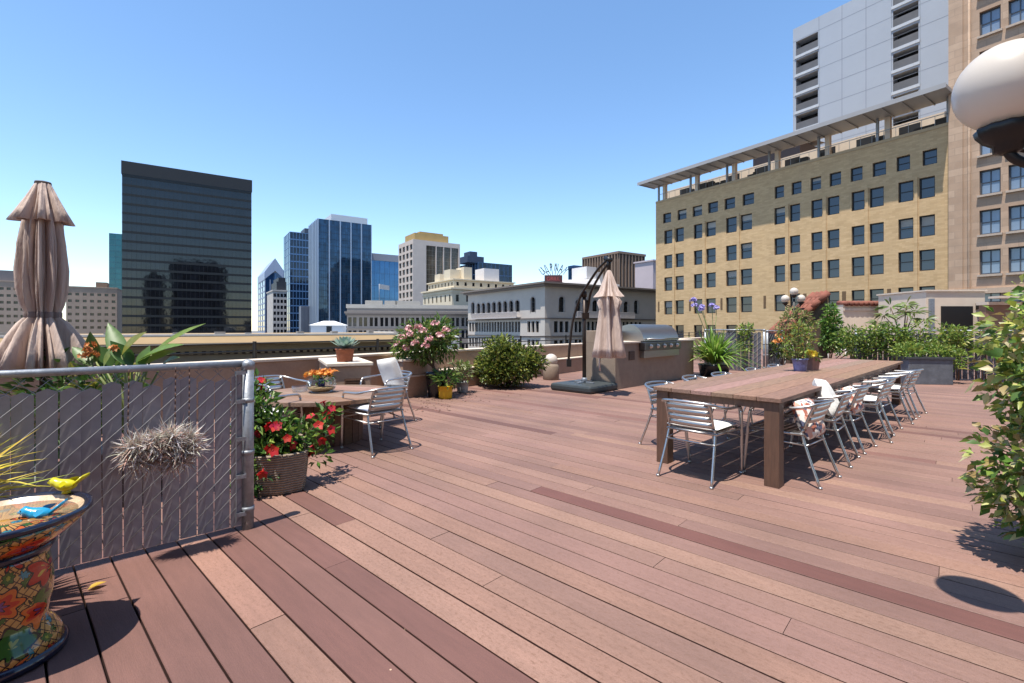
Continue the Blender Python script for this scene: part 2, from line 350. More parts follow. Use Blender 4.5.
def floral():
    m=mat('floral_print_cloth',lin((230,222,214)),.9,var=.05,scale=5); t=m.node_tree; L=t.links.new
    tc=t.nodes.new('ShaderNodeTexCoord'); v=t.nodes.new('ShaderNodeTexVoronoi'); v.inputs['Scale'].default_value=26; L(tc.outputs['Object'],v.inputs['Vector'])
    sp=t.nodes.new('ShaderNodeSeparateColor'); L(v.outputs['Color'],sp.inputs[0])
    ra=t.nodes.new('ShaderNodeValToRGB'); ra.color_ramp.interpolation='CONSTANT'; ra.color_ramp.elements[0].color=lin((232,224,216)); ra.color_ramp.elements[1].position=.42; ra.color_ramp.elements[1].color=lin((176,104,84))
    for p,c in ((.62,(224,170,150)),(.8,(86,90,116))):
        e=ra.color_ramp.elements.new(p); e.color=lin(c)
    L(sp.outputs[0],ra.inputs[0]); L(ra.outputs[0],t.nodes['Principled BSDF'].inputs['Base Color'])
    return m
M['floral']=floral()

# ------------------------------------------------------------------ ground and roof
mb=MB(); mb.add([(-5000,-3000,-36),(5000,-3000,-36),(5000,6000,-36),(-5000,6000,-36)],[(0,1,2,3)])
mb.build('ground',mat('city_ground',lin((104,106,110)),.9,var=.25,scale=.05),kind='structure')
WA=Vector((-4.07,7.49,0)); WD=Vector((math.sin(R(38.5)),math.cos(R(38.5)),0)); WN=Vector((WD.y,-WD.x,0))   # parapet line, direction, inward normal
nb=Vector((.68,.733,0)).normalized(); db=Vector((-nb.y,nb.x,0))
def wl(t,n,z=0): return WA+WD*t+WN*n+Vector((0,0,z))
mb=MB(); c=[wl(-16,-.28),wl(30,-.28),wl(30,34),wl(-16,22)]
mb.prism([(p.x,p.y) for p in c][::-1],-36,-.06)
mb.build('roof',mat('roof_membrane',lin((96,92,88)),.9,var=.2,scale=1),kind='structure')

# ---- deck of individual composite boards (one structure, the boards are its surface)
BW=.159; S0=.760
def bc(t): return lin(t)
NEW=[(115,80,71),(109,74,66),(111,77,69),(118,83,74)]; MAUVE=[(137,105,93),(133,101,91),(140,108,95),(132,100,90),(137,104,92)]; TAN=[(145,111,96),(141,107,92),(147,114,98)]
special={-6:NEW[0],-5:NEW[3],-4:NEW[3],-3:NEW[0],-2:NEW[2],-1:NEW[2],1:NEW[1],2:NEW[3],3:NEW[1],4:TAN[0],5:TAN[1],6:TAN[0],7:MAUVE[0],8:TAN[1],9:MAUVE[1],10:MAUVE[3],11:MAUVE[0],12:TAN[2],13:MAUVE[3],14:(110,70,62),15:MAUVE[1],16:MAUVE[2]}
joints={0:[2.31],5:[3.09],7:[2.45],6:[1.8],11:[1.24],10:[.55]}
dm=MB(); br=random.Random(21); GAP_DARK=(*lin((66,36,28))[:3],0)   # the cut edges are coloured dark so the gaps read as lines
def wall_q(s):   # where the board at offset s meets the parapet
    # p = nb*s + db*q ; (p-WA).WN = .02
    return (.03-(nb*s-WA).dot(WN))/db.dot(WN)
for i in range(-40,205):
    s0=S0+BW*i+.0042; s1=S0+BW*(i+1)-.0042
    qa=-15.0; qb=min(wall_q(s0),wall_q(s1)); qb=min(qb,15)
    js=list(joints.get(i,[])) 
    q=qa+br.uniform(.3,3.6)
    if i in joints:
        j0=js[0]
        for k in (-4.9,-9.8,4.9,9.8): js.append(j0+k+br.uniform(-.2,.2))
    else:
        while q<qb: js.append(q); q+=br.choice([6.1,4.88,4.88,7.3,3.66])
    js=sorted(j for j in js if qa+.2<j<qb-.2)
    ed=[qa]+js+[qb]
    base=special.get(i)
    for k in range(len(ed)-1):
        a,b2=ed[k]+.0015,ed[k+1]-.0015
        mid=(a+b2)/2
        if base is None or k!=min(range(len(ed)-1),key=lambda z:abs((ed[z]+ed[z+1])/2-1.5)):
            x=br.random()
            if base is not None and br.random()<.6: cl=base
            elif i<4: cl=br.choice(NEW)
            else: cl=br.choice(TAN) if x<.10 and i<40 else (br.choice(NEW) if x>.95 else br.choice(MAUVE))
        else: cl=base
        if i==0: cl=(150,112,97) if mid>2.31 else (138,104,90)
        if i==5: cl=(112,75,66) if mid>3.09 else TAN[1]
        wear=.2 if cl in NEW else (1.0 if cl in TAN else .8)
        if i==14: wear=.1
        j=br.uniform(.89,1.1); L3=lin(cl); L3=(L3[0]*.98,L3[1]*.99,L3[2]*1.0); cc=(L3[0]*j,L3[1]*j,L3[2]*j,wear)
        dz=br.uniform(-.0012,.0012)
        e=.003
        # box with a small chamfer along the long edges; x = along board, y = across
        vs=[(a,s0,-.03),(b2,s0,-.03),(b2,s0,-e+dz),(a,s0,-e+dz),(a,s0+e,dz),(b2,s0+e,dz),(b2,s1-e,dz),(a,s1-e,dz),(b2,s1,-e+dz),(a,s1,-e+dz),(b2,s1,-.03),(a,s1,-.03)]
        dm.add([(p[0],-p[1],p[2]) for p in vs],[(2,3,4,5),(5,4,7,6),(6,7,9,8)],False,cc)
        dm.add([(p[0],-p[1],p[2]) for p in vs],[(1,0,3,2),(8,9,11,10),(0,11,9,7,4,3),(1,2,5,6,8,10)],False,GAP_DARK)
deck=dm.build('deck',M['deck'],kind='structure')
deck.rotation_euler=(0,0,math.atan2(db.y,db.x))   # local +x = along boards, local -y = nb

# ------------------------------------------------------------------ parapet wall and railing
def wbox(mb,t0,t1,n0,n1,z0,z1):
    Mx=Matrix.Translation(WA)@Matrix.Rotation(math.atan2(WD.y,WD.x),4,'Z')
    # local x along wall, local -y inward
    return mb.box(t0,t1,-n1,-n0,z0,z1,M=Mx)
pw=thing('parapet_wall','tan stucco parapet wall with a pale cap running along the deck edge','wall',wl(0,0))
def inpar(o,p): o.matrix_parent_inverse=Matrix.Translation(-p.location); return o
mb=MB(); wbox(mb,-14,28,-.22,0,-.05,.80); inpar(mb.build('wall_body',M['stucco'],pw,bev=.012),pw)
mb=MB(); wbox(mb,-14,28,-.26,.03,.803,.85); inpar(mb.build('wall_cap',M['stucco_cap'],pw,bev=.01),pw)
mb=MB(); wbox(mb,3.9,28,.003,.24,-.05,.40); inpar(mb.build('ledge',M['stucco'],pw,bev=.012),pw)
mb=MB(); wbox(mb,3.9,28,.003,.26,.403,.44); inpar(mb.build('ledge_cap',M['stucco_cap'],pw,bev=.008),pw)
# deep pier that carries the succulent, and the low one behind the flowering shrub
F1=Vector((-2.67,6.92,0)); pax=Vector((-.45,.893,0)); pay=Vector((.893,.45,0))
PR=math.atan2(pay.y,pay.x)
pier=thing('stucco_pier','stucco pier with a flat pale top and a louvred slot behind the round table','wall',F1,PR)
b=MB(); b.box(0,.6,0,1.5,-.03,.78); b.build('pier_body',M['stucco'],pier,bev=.012)
b=MB(); b.box(-.03,.63,-.03,1.42,.783,.835); b.build('pier_cap',M['stucco_cap'],pier,bev=.01)
b=MB(); b.box(.22,.5,-.012,-.002,.44,.60)
for k in range(4): b.box(.23,.49,-.03,-.012,.455+k*.037,.472+k*.037)
b.build('vent',M['legwood'],pier)
pp=wl(2.45,.0); p2=thing('stucco_pier','low tan stucco pier behind the flowering potted shrub','wall',pp,math.atan2(WD.y,WD.x))
b=MB(); b.box(0,.62,-.6,-.002,-.03,.70); b.build('pier_body',M['stucco'],p2,bev=.012)
b=MB(); b.box(-.03,.65,-.63,-.034,.703,.745); b.build('pier_cap',M['stucco_cap'],p2,bev=.01)
b=MB(); b.box(-.02,.64,-.62,-.6,.40,.43); b.build('string_course',M['stucco_cap'],p2)
rl=thing('metal_railing','black metal railing with thin bars behind the parapet wall','railing',wl(0,-.33))
def wtube(mb,t0,t1,z,r=.018,n=-.33): return mb.tube([wl(t0,n,z),wl(t1,n,z)],r,6)
for z in (1.10,.97):
    b=MB(); wtube(b,-12,28,z,.014); inpar(b.build('rail',M['black'],rl),rl)
for k in range(-5,12):
    b=MB(); Mx=Matrix.Translation(wl(.15+2.4*k,-.33)); b.box(-.022,.022,-.022,.022,-.1,1.13,M=Mx); b.box(-.012,.012,-.0,.1,.5,.54,M=Mx)
    inpar(b.build('post',M['black'],rl),rl)

# ------------------------------------------------------------------ city buildings (street grid turned 34 degrees)
CA=R(34); D2=Vector((math.cos(CA),math.sin(CA),0)); D1=Vector((-math.sin(CA),math.cos(CA),0)); ZB=-36
def along(Pc,u,dirv):
    k=(u-512)/FP; return (k*Pc.y-Pc.x)/(dirv.x-k*dirv.y)
def bld(name,label,u,Y,v,ur=None,ul=None,W=30,D=30,cat='building'):
    """corner seen at column u and depth Y, roof corner at row v; front face runs right to ur, left face back to ul"""
    c=Vector((ux(u,Y),Y,0)); 
    if ur: W=along(c,ur,D2)
    if ul: D=along(c,ul,D1)
    e=thing(name,label,cat,(c.x,c.y,ZB),CA)
    return e,W,D,zz(v,Y)-ZB
FRONT=lambda W,D: Matrix.Identity(4)
LEFT=lambda W,D: Matrix.Translation((0,D,0))@Matrix.Rotation(R(-90),4,'Z')
RIGHT=lambda W,D: Matrix.Translation((W,0,0))@Matrix.Rotation(R(90),4,'Z')
def facade(mb,F,W,z0,z1,holes,dep=.25,mat_=0):
    xs=sorted({0,W}|{h[0] for h in holes}|{h[1] for h in holes}); zs=sorted({z0,z1}|{h[2] for h in holes}|{h[3] for h in holes})
    old=mb.M; mb.M=F if old is None else old@F
    for i in range(len(xs)-1):
        zrun=None
        for j in range(len(zs)-1):
            cx=(xs[i]+xs[i+1])/2; cz=(zs[j]+zs[j+1])/2
            if any(h[0]<cx<h[1] and h[2]<cz<h[3] for h in holes): continue
            mb.add([(xs[i],0,zs[j]),(xs[i+1],0,zs[j]),(xs[i+1],0,zs[j+1]),(xs[i],0,zs[j+1])],[(0,1,2,3)],mat=mat_)
    for a,b_,c,d in holes:
        mb.add([(a,0,c),(b_,0,c),(b_,0,d),(a,0,d),(a,dep,c),(b_,dep,c),(b_,dep,d),(a,dep,d)],[(0,4,5,1),(1,5,6,2),(2,6,7,3),(3,7,4,0)],mat=mat_)
    mb.M=old
def shell(mb,W,D,z0,z1,front=(),left=(),right=(),dep=.25,thick=True,mat_=0):
    facade(mb,FRONT(W,D),W,z0,z1,list(front),dep,mat_); facade(mb,LEFT(W,D),D,z0,z1,list(left),dep,mat_); facade(mb,RIGHT(W,D),D,z0,z1,list(right),dep,mat_)
    mb.add([(W,D,z0),(0,D,z0),(0,D,z1),(W,D,z1)],[(0,1,2,3)],mat=mat_)
    mb.add([(0,0,z1),(W,0,z1),(W,D,z1),(0,D,z1)],[(0,1,2,3)],mat=mat_)
wcache={}
def window(parent,F,h,dep,glass,frame,nx=1,nz=2,name='window',arch=False):
    """one window set in its opening: a frame with glazing bars round a pane"""
    a,b_,c,d=h; w_=b_-a; hh=d-c; key=(round(w_,2),round(hh,2),glass.name,frame.name,nx,nz,arch)
    if key not in wcache:
        mb=MB(); fw=min(.11,w_*.09)
        mb.add([(0,.02,0),(w_,.02,0),(w_,.02,hh),(0,.02,hh)],[(0,1,2,3)],mat=0)
        mb.box(0,fw,-.05,.015,0,hh,mat=1); mb.box(w_-fw,w_,-.05,.015,0,hh,mat=1); mb.box(fw,w_-fw,-.05,.015,0,fw,mat=1); mb.box(fw,w_-fw,-.05,.015,hh-fw,hh,mat=1)
        for k in range(1,nz): z=hh*k/nz; mb.box(fw,w_-fw,-.03,.015,z-fw*.4,z+fw*.4,mat=1)
        for k in range(1,nx): x=w_*k/nx; mb.box(x-fw*.35,x+fw*.35,-.025,.015,fw,hh-fw,mat=1)
        o=mb.build(name,[glass,frame],parent); wcache[key]=o.data
    else:
        o=bpy.data.objects.new(name,wcache[key]); COL.objects.link(o); o.parent=parent
    o.matrix_local=F@Matrix.Translation((a+.001,dep-.03,c)); return o
def bars(mb,F,W,z0,z1,nu,nz,bu,bz,proud=.08,mat_=0):
    old=mb.M; mb.M=F if old is None else old@F
    for i in range(nu+1):
        if bu: x=W*i/nu; mb.box(max(0,x-bu/2),min(W,x+bu/2),-proud,-.004,z0,z1,mat=mat_)
    for j in range(nz+1):
        if bz: z=z0+(z1-z0)*j/nz; mb.box(0,W,-proud*.7,-.003,max(z0,z-bz/2),min(z1,z+bz/2),mat=mat_)
    mb.M=old
def prismbox(mb,x0,x1,y0,y1,z0,z1): return mb.box(x0,x1,y0,y1,z0,z1)

winglass=cellglass('window_glass',lin((20,28,46)),(2.0,2.0,1.1),.05,.1,.8,1.0)
winglass2=cellglass('dark_window_glass',lin((28,29,33)),(1.0,1.0,1.5),.08,0,.5,.6)
wframe=mat('dark_window_frame',lin((26,26,30)),.5,var=.1)
wframe2=mat('pale_window_frame',lin((190,186,180)),.6,var=.1)

# far left apartment blocks
apt=mat('beige_render',lin((176,154,138)),.9,var=.12,scale=.3)
def apartments(label,u,Y,v,ur,ul,nx,fl):
    e,W,D,H=bld('apartment_block',label,u,Y,v,ur,ul,D=24)
    holes=[]; fh=2.9
    for j in range(fl):
        z=H-2.4-j*fh
        for i in range(nx):
            x=W*(i+.5)/nx; holes.append((x-.62,x+.62,z-1.1,z))
    mb=MB(); shell(mb,W,D,0,H,front=holes,dep=.3); mb.box(-.2,W+.2,-.2,D+.2,H+.003,H+.5); mb.build('wall',apt,e)
    for h in holes: window(e,FRONT(W,D),h,.3,winglass2,wframe)
    return e,W,D,H
e,W,D,H=apartments('beige apartment block with small square windows beside the taupe umbrella and teal tower',66,205,287,117,None,7,6)
mb=MB(); mb.box(W*.55,W*.78,3,9,H+.503,H+2.9); mb.build('roof_house',mat('brown_render',lin((132,112,98)),.9),e)
e,W,D,H=apartments('beige apartment block with small windows and a grey rooftop at the photo\'s left edge',-62,190,279,26,None,12,6)
mb=MB(); mb.box(1,W-1,3,20,H+.503,H+5); mb.build('roof_house',mat('grey_roof_house',lin((118,116,120)),.9,var=.1,scale=.3),e)
# teal tower
e,W,D,H=bld('glass_tower','slim teal glass tower behind the black tower',109,300,233,None,None,W=30,D=30)
mb=MB(); shell(mb,W,D,0,H); mb.build('curtain_wall',cellglass('teal_glass',lin((38,104,112)),(3,3,3.6),.12,.25,.15),e)
mb=MB(); bars(mb,FRONT(W,D),W,0,H,10,int(H/3.6),.12,.25); mb.build('mullions',mat('teal_frame',lin((70,120,126)),.5),e)
# black tower
e,W,D,H=bld('office_tower','black glass slab tower with thin horizontal floor bands','122' and 122,190,160.5,251.5,None,D=34)
bk=cellglass('black_glass',lin((22,24,30)),(1.4,1.4,3.75),.05,0,.5,.6)
mb=MB(); shell(mb,W,D,0,H-5.2); mb.build('curtain_wall',bk,e)
mb=MB(); mb.box(-.25,W+.25,-.25,D+.25,H-5.197,H); mb.build('roof_band',mat('black_fascia',lin((22,22,28)),.5,var=.1,scale=.2),e)
mb=MB(); nfl=int((H-5.2)/3.75)
for j in range(nfl+1):
    z=H-5.4-j*3.75; mb.box(-.02,W+.02,-.05,D,z-.95,z)
mb.build('spandrels',mat('black_spandrel',lin((10,10,13)),.5,var=.1),e)
mb=MB(); bars(mb,FRONT(W,D),W,0,H-5.4,30,1,.06,0,.05); mb.build('mullions',mat('black_mullion',lin((34,34,40)),.5),e)
# gabled tower
blueg=cellglass('blue_glass',lin((40,72,112)),(1.6,1.6,3.6),.06,.35,.3)
e,W,D,H=bld('gabled_tower','distant blue glass tower with a pale pointed gable top',265,520,272,285,258)
mb=MB(); shell(mb,W,D,0,H); mb.build('curtain_wall',blueg,e)
gm=mat('pale_metal',lin((152,164,188)),.5,var=.08,scale=.1)
mb=MB(); pk=H+16
mb.add([(-.5,-.5,H-8),(-.5,-.5,H),(W/2,-.5,pk),(W+.5,-.5,H),(W+.5,-.5,H-8),(W/2,-.5,pk-14),(-.5,D,H-8),(-.5,D,H),(W/2,D,pk),(W+.5,D,H),(W+.5,D,H-8)],[(0,5,2,1),(5,4,3,2),(1,2,8,7),(2,3,9,8),(0,1,7,6),(4,10,9,3)])
mb.build('gable',gm,e)
mb=MB(); bars(mb,LEFT(W,D),D,0,H-8,3,int(H/7),1.2,1.6,.4); bars(mb,FRONT(W,D),W,0,H-8,4,1,.7,0,.4); mb.build('mullions',gm,e)
# old white building in front of it
oldw=mat('old_white_render',lin((196,190,184)),.9,var=.15,scale=.2)
e,W,D,H=bld('office_building','old white office building with stepped dark top, standing before the gabled tower',273,330,291,287,267)
hs=[(W*(i+.5)/4-.8,W*(i+.5)/4+.8,H-4-j*4.2,H-1.6-j*4.2) for i in range(4) for j in range(8)]
mb=MB(); shell(mb,W,D,0,H,front=hs,dep=.4); mb.box(-.4,W+.4,-.4,D+.4,H+.003,H+.9); mb.build('wall',oldw,e)
for h in hs: window(e,FRONT(W,D),h,.4,winglass2,wframe,1,1)
mb=MB(); mb.box(W*.3,W,3,D-2,H+.903,H+7); mb.box(W*.45,W-.5,4,D-3,H+7,H+10); mb.build('roof_house',mat('dark_roof_house',lin((46,50,58)),.6),e)
# dark blue tower
dkb=cellglass('dark_blue_glass',lin((26,44,66)),(1.5,1.5,3.4),.05,.3,.5)
e,W,D,H=bld('glass_tower','dark blue glass tower with pale floor lines left of the large blue tower',290,400,231.5,318,284)
mb=MB(); shell(mb,W,D,0,H); mb.build('curtain_wall',dkb,e)
mb=MB(); bars(mb,FRONT(W,D),W,0,H,9,int(H/6),.35,.9,.2); bars(mb,LEFT(W,D),D,0,H,4,int(H/6),.3,.5,.2); mb.build('mullions',mat('steel_blue_frame',lin((92,128,170)),.4,.3),e)
mb=MB(); mb.box(W*.55,W*.9,4,D*.7,H+.003,H+5); mb.build('roof_house',mat('blue_roof_house',lin((60,74,96)),.6),e)
# low grey ribbed block
e,W,D,H=bld('office_building','low grey ribbed block at the foot of the large blue tower',301,285,306,312,299,D=14)
mb=MB(); shell(mb,W,D,0,H); bars(mb,FRONT(W,D),W,0,H,8,1,.5,0,.3); mb.build('wall',mat('grey_ribbed',lin((122,130,146)),.6,var=.1,scale=.2),e)
# large blue tower
bigb=cellglass('big_blue_glass',lin((44,76,104)),(1.5,1.5,3.6),.04,.4,.35)
e,W,D,H=bld('glass_tower','large blue glass tower with pale vertical fins and a white roof box',318,270,218.5,371.5,309.5)
mb=MB(); shell(mb,W,D,0,H); mb.build('curtain_wall',bigb,e)
fin=mat('pale_blue_fin',lin((170,186,208)),.4,.2,var=.06)
mb=MB(); bars(mb,LEFT(W,D),D,0,H,6,1,1.1,0,.6)
for i in range(6):
    x=W*i/5; mb.box(max(0,x-.28),min(W,x+.28),-.5,-.004,0,H)
mb.build('fins',fin,e)
mb=MB(); bars(mb,FRONT(W,D),W,0,H,30,int(H/3.6),.08,.22,.1); mb.build('mullions',mat('navy_frame',lin((40,58,78)),.4,.3),e)
mb=MB(); mb.box(W*.28,W*.98,6,D-2,H+.003,H+5); mb.build('roof_house',mat('white_metal_box',lin((206,208,214)),.6,var=.06),e)
# blue midrise
e,W,D,H=bld('glass_building','blue glass midrise with a pale top band right of the large blue tower',369,300,253.5,399.5,None,D=20)
mb=MB(); shell(mb,W,D,0,H); mb.build('curtain_wall',cellglass('sky_blue_glass',lin((66,112,156)),(2.5,2.5,3.8),.03,.55,.12),e)
mb=MB(); mb.box(-.3,W+.3,-.3,D,H-4,H+.4); mb.build('roof_band',mat('grey_fascia',lin((150,152,162)),.6),e)
mb=MB(); bars(mb,FRONT(W,D),W,0,H-4,6,10,.15,.2,.1); mb.build('mullions',mat('blue_frame',lin((84,116,150)),.4,.3),e)
# concrete tower with brown windows
conc=mat('pale_concrete',lin((206,192,182)),.85,var=.08,scale=.3)
e,W,D,H=bld('concrete_tower','pale concrete tower with brown window strips and a mustard roof box',413,215,239,460,398.5)
brw=cellglass('brown_glass',lin((92,76,58)),(2.0,2.0,1.75),.12,.1,.35)
cw=W*.24
hs=[(W*.27,W*.47,0.5,H-2.2),(W*.49,W*.63,.5,H-2.2),(W*.65,W*.79,.5,H-2.2),(W*.81,W*.965,.5,H-2.2)]
hl=[]
nfl=18; fh=H/ (nfl+.6)
for i in range(4):
    for j in range(12):
        x=D*(i+.5)/4; z=H-2.0-j*3.6; hl.append((x-D*.085,x+D*.085,z-2.5,z))
mb=MB(); shell(mb,W,D,0,H,front=hs,left=hl,dep=.5); mb.build('wall',conc,e)
for h in hs: window(e,FRONT(W,D),h,.5,brw,mat('brown_strip_frame',lin((150,136,120)),.6),3,34,name='window_strip')
for h in hl: window(e,LEFT(W,D),h,.5,winglass2,mat('brown_frame_b',lin((70,58,48)),.6),1,2)
mb=MB(); mb.box(W*.08,W*.8,D*.15,D*.8,H+.003,H+3.6); mb.box(W*.2,W*.7,D*.2,D*.75,H+3.6,H+4.6); mb.build('roof_house',mat('mustard_render',lin((178,150,98)),.9,var=.1,scale=.3),e)
# navy building far behind
e,W,D,H=bld('glass_building','dark navy glass building behind the cream stepped building',478,330,262,512,458)
mb=MB(); shell(mb,W,D,0,H); mb.build('curtain_wall',dkb,e)
mb=MB(); mb.box(-6,W*.25,4,D*.6,H+.003,H+4.5); mb.box(-3,W*.1,6,D*.5,H+4.5,H+8); mb.build('roof_house',mat('navy_roof_house',lin((50,64,88)),.6),e)
mb=MB(); bars(mb,FRONT(W,D),W,0,H,8,10,.3,.4,.2); bars(mb,LEFT(W,D),D,0,H,8,10,.3,.4,.2); mb.build('mullions',mat('navy_line',lin((70,100,140)),.4,.3),e)
# cream stepped building
crm=mat('cream_stone',lin((220,206,180)),.9,var=.1,scale=.4)
e,W,D,H=bld('stepped_building','cream stone stepped building with setbacks and small windows behind the white hotel',452,150,289,520,423)
def wins(W,n,z,w_,h_,x0=0): return [(x0+(W-x0)*(i+.5)/n-w_/2,x0+(W-x0)*(i+.5)/n+w_/2,z,z+h_) for i in range(n)]
hf=wins(W,7,H-3.9,1.1,2.2); hl=wins(D,7,H-3.9,1.0,2.2)
mb=MB(); shell(mb,W,D,0,H,front=hf,left=hl,dep=.3); mb.box(-.6,W+.6,-.6,D+.6,H+.003,H+.5); mb.box(-.25,W,-.25,D,H-1.1,H-.75)
mb.build('wall',crm,e)
for h in hf: window(e,FRONT(W,D),h,.3,winglass2,wframe,2,1)
for h in hl: window(e,LEFT(W,D),h,.3,winglass2,wframe,2,1)
hb=H+.5
mb=MB(); mb.M=Matrix.Translation((1.2,1.2,hb+.003)); W2,D2_=W-3,D-3; h2=2.6
hf2=wins(W2,8,.8,.9,1.2); hl2=wins(D2_,8,.8,.8,1.2); shell(mb,W2,D2_,0,h2,front=hf2,left=hl2,dep=.25); mb.box(-.5,W2+.5,-.5,D2_+.5,h2+.003,h2+.35)
mb.build('upper_storey',crm,e)
T=Matrix.Translation((1.2,1.2,hb+.003))
for h in hf2: window(e,T@FRONT(W2,D2_),h,.25,winglass2,wframe,1,1)
for h in hl2: window(e,T@LEFT(W2,D2_),h,.25,winglass2,wframe,1,1)
mb=MB(); zt=hb+h2+.36
mb.box(1.6,5.6,4.5,9,zt,zt+3.4); mb.box(5.6,8.6,2.5,8,zt,zt+4.2); mb.box(2.4,4.2,14,18,zt,zt+2.8); mb.build('roof_house',crm,e)
mb=MB(); mb.box(13.5,19.5,3,9,zt,zt+4.4); mb.build('roof_box',mat('white_roof_box',lin((222,218,218)),.8,var=.06,scale=.5),e)
# long low classical block
cls=mat('grey_stone',lin((152,144,138)),.9,var=.1,scale=.4)
lo=Vector((ux(347,112),112,ZB)); hi=Vector((ux(470,118),118,ZB)); dd=hi-lo; LW=dd.length
e=thing('classical_building','long low grey stone building with heavy cornice and paired windows','building',lo,math.atan2(dd.y,dd.x))
Hc=zz(308,112)-ZB
hs=[]
for r_ in range(3):
    for i in range(12):
        xc=LW*(i+.5)/12
        for s_ in (-.55,.55): hs.append((xc+s_-.36,xc+s_+.36,Hc-4.3-r_*3.1,Hc-2.2-r_*3.1))
mb=MB(); shell(mb,LW,16,0,Hc,front=hs,dep=.3); mb.build('wall',cls,e)
mb=MB(); mb.box(-.5,LW+.2,-.7,16,Hc-1.3,Hc-.8); mb.box(-.3,LW+.2,-.35,16,Hc-1.7,Hc-1.303); mb.box(-.2,LW,-.2,16,Hc-5.0,Hc-4.75); mb.build('cornice',mat('dark_stone_cornice',lin((120,114,112)),.9,var=.1),e)  # cornice in a darker stone colour than the wall
mb=MB(); mb.box(-.2,LW,-.1,15.8,Hc+.003,Hc+.9)
for x,w_ in ((4,4),(8.5,3),(11,6)): mb.box(x,x+w_,1,4,Hc+.9,Hc+1.9)
mb.build('parapet',mat('pale_stone_parapet',lin((176,172,166)),.9,var=.1,scale=.5),e)
for h in hs: window(e,Matrix.Identity(4),h,.3,winglass2,wframe,1,1)
mb=MB(); mb.tube([(7.2,2,Hc),(7.2,2,Hc+6)],.06,6); mb.add([(7.2,2,Hc+6),(9.6,2,Hc+5.6),(9.6,2,Hc+4.5),(7.2,2,Hc+4.8)],[(0,1,2,3)]); mb.build('flagpole',M['galv'],e)

# white hotel-like block
hot=mat('pale_stone',lin((196,187,178)),.9,var=.09,scale=.35)
e,W,D,H=bld('stone_building','pale stone block with arched top windows and balconies behind the railing',545,75,283.8,655,468)
W+=4
za=zz(305.5,80)-ZB; 
def hotel_face(L,n_end,arch_x,F):
    hs=[];ar=[]
    for x in arch_x: ar.append((x-.58,x+.58,za-1.0,za+.95))
    for x in n_end:
        ar.append((x-.55,x+.55,za-1.2,za+1.25))
        for dx in (-1.15,0,1.15):
            for zt_ in (za-2.7,za-5.7,za-8.7): hs.append((x+dx-.42,x+dx+.42,zt_-1.8,zt_))
    for i,x in enumerate(arch_x):
        for dx in (-.45,.45):
            for zt_ in (za-2.7,za-5.7,za-8.7): hs.append((x+dx-.34,x+dx+.34,zt_-1.8,zt_))
    return hs,ar
axl=[4.2+1.9*i for i in range(8)]; 
fl_h,fl_a=hotel_face(D,[2.0,D-3.2],axl,None)
axf=[7.0+1.9*i for i in range(7)]
fr_h,fr_a=hotel_face(W,[3.4,W-9.2],axf,None)
mb=MB(); shell(mb,W,D,0,H,front=fr_h+fr_a,left=fl_h+fl_a,dep=.35); mb.box(-.12,1.0,-.12,1.0,0,H-.4); mb.build('wall',hot,e)
for F,lst in ((LEFT(W,D),fl_h),(FRONT(W,D),fr_h)):
    for h in lst: window(e,F,h,.35,winglass2,wframe,1,2)
arv=mat('carved_stone',lin((186,178,176)),.9,var=.1)
for F,lst in ((LEFT(W,D),fl_a),(FRONT(W,D),fr_a)):
    for h in lst:
        window(e,F,h,.35,winglass2,wframe,2,3,name='arched_window')
        # round head: stone spandrels fill the upper corners of the opening
        mb=MB(); mb.M=F; a,b_,c,d=h; r_=(b_-a)/2; n=8
        for sgn in (-1,1):
            cx=(a+b_)/2; pts=[(cx+sgn*r_,d)]+[(cx+sgn*r_*math.sin(math.pi/2*k/n),d-r_+r_*math.cos(math.pi/2*k/n)) for k in range(n+1)]
            for q in range(1,len(pts)-1):
                t3=[pts[0],pts[q],pts[q+1]]
                if sgn<0: t3=t3[::-1]
                mb.add([(x,.012,z) for x,z in t3],[(0,2,1)])
        k5=[(a-.14,c),(a-.14,d-r_)]+[((a+b_)/2-(r_+.14)*math.cos(math.pi*k/10),d-r_+(r_+.14)*math.sin(math.pi*k/10)) for k in range(11)]+[(b_+.14,d-r_),(b_+.14,c)]
        mb.tube([(x,-.02,z) for x,z in k5],.07,4); mb.build('arch_surround',arv,e)
cor=mat('eave_brown_grey',lin((124,114,108)),.85,var=.1)
mb=MB(); mb.box(-1.1,W+1,-1.1,D+1,H+.003,H+.28); mb.box(-.7,W+.7,-.7,D+.7,H-.35,H); mb.box(-.18,W,-.18,D,za-2.35,za-2.15); mb.box(-.15,W,-.15,D,za-5.3,za-5.1); mb.build('cornice',cor,e)
def balcony(F,x0,x1):
    b=MB(); b.M=F; z0=za-2.1
    b.box(x0,x1,-1.0,-.01,z0,z0+.2); b.box(x0,x1,-1.0,-.9,z0+.95,z0+1.08)
    n=int((x1-x0)/.3)
    for k in range(n+1): x=x0+(x1-x0)*k/n; b.box(x-.06,x+.06,-.99,-.91,z0+.2,z0+.95)
    b.build('balcony',arv,e)
balcony(LEFT(W,D),3.2,18.6); balcony(FRONT(W,D),6,19.6)
rw=mat('white_roof_plant',lin((226,224,224)),.7,var=.06)
mb=MB(); mb.add([(3,2.5,H+.3),(15,2.5,H+.3),(15,8,H+.3),(3,8,H+.3),(6,3.2,H+1.2),(15,3.2,H+1.9),(15,8,H+1.9),(6,8,H+1.2)],[(4,5,6,7),(0,1,5,4),(1,2,6,5),(2,3,7,6),(3,0,4,7)])
mb.box(12.6,15.0,4,8,H+1.9,H+4.1); mb.box(15.003,16.8,4.2,7,H+.3,H+3.3); mb.box(17,21,4,7,H+.3,H+1.3)
mb.build('roof_plant',rw,e)
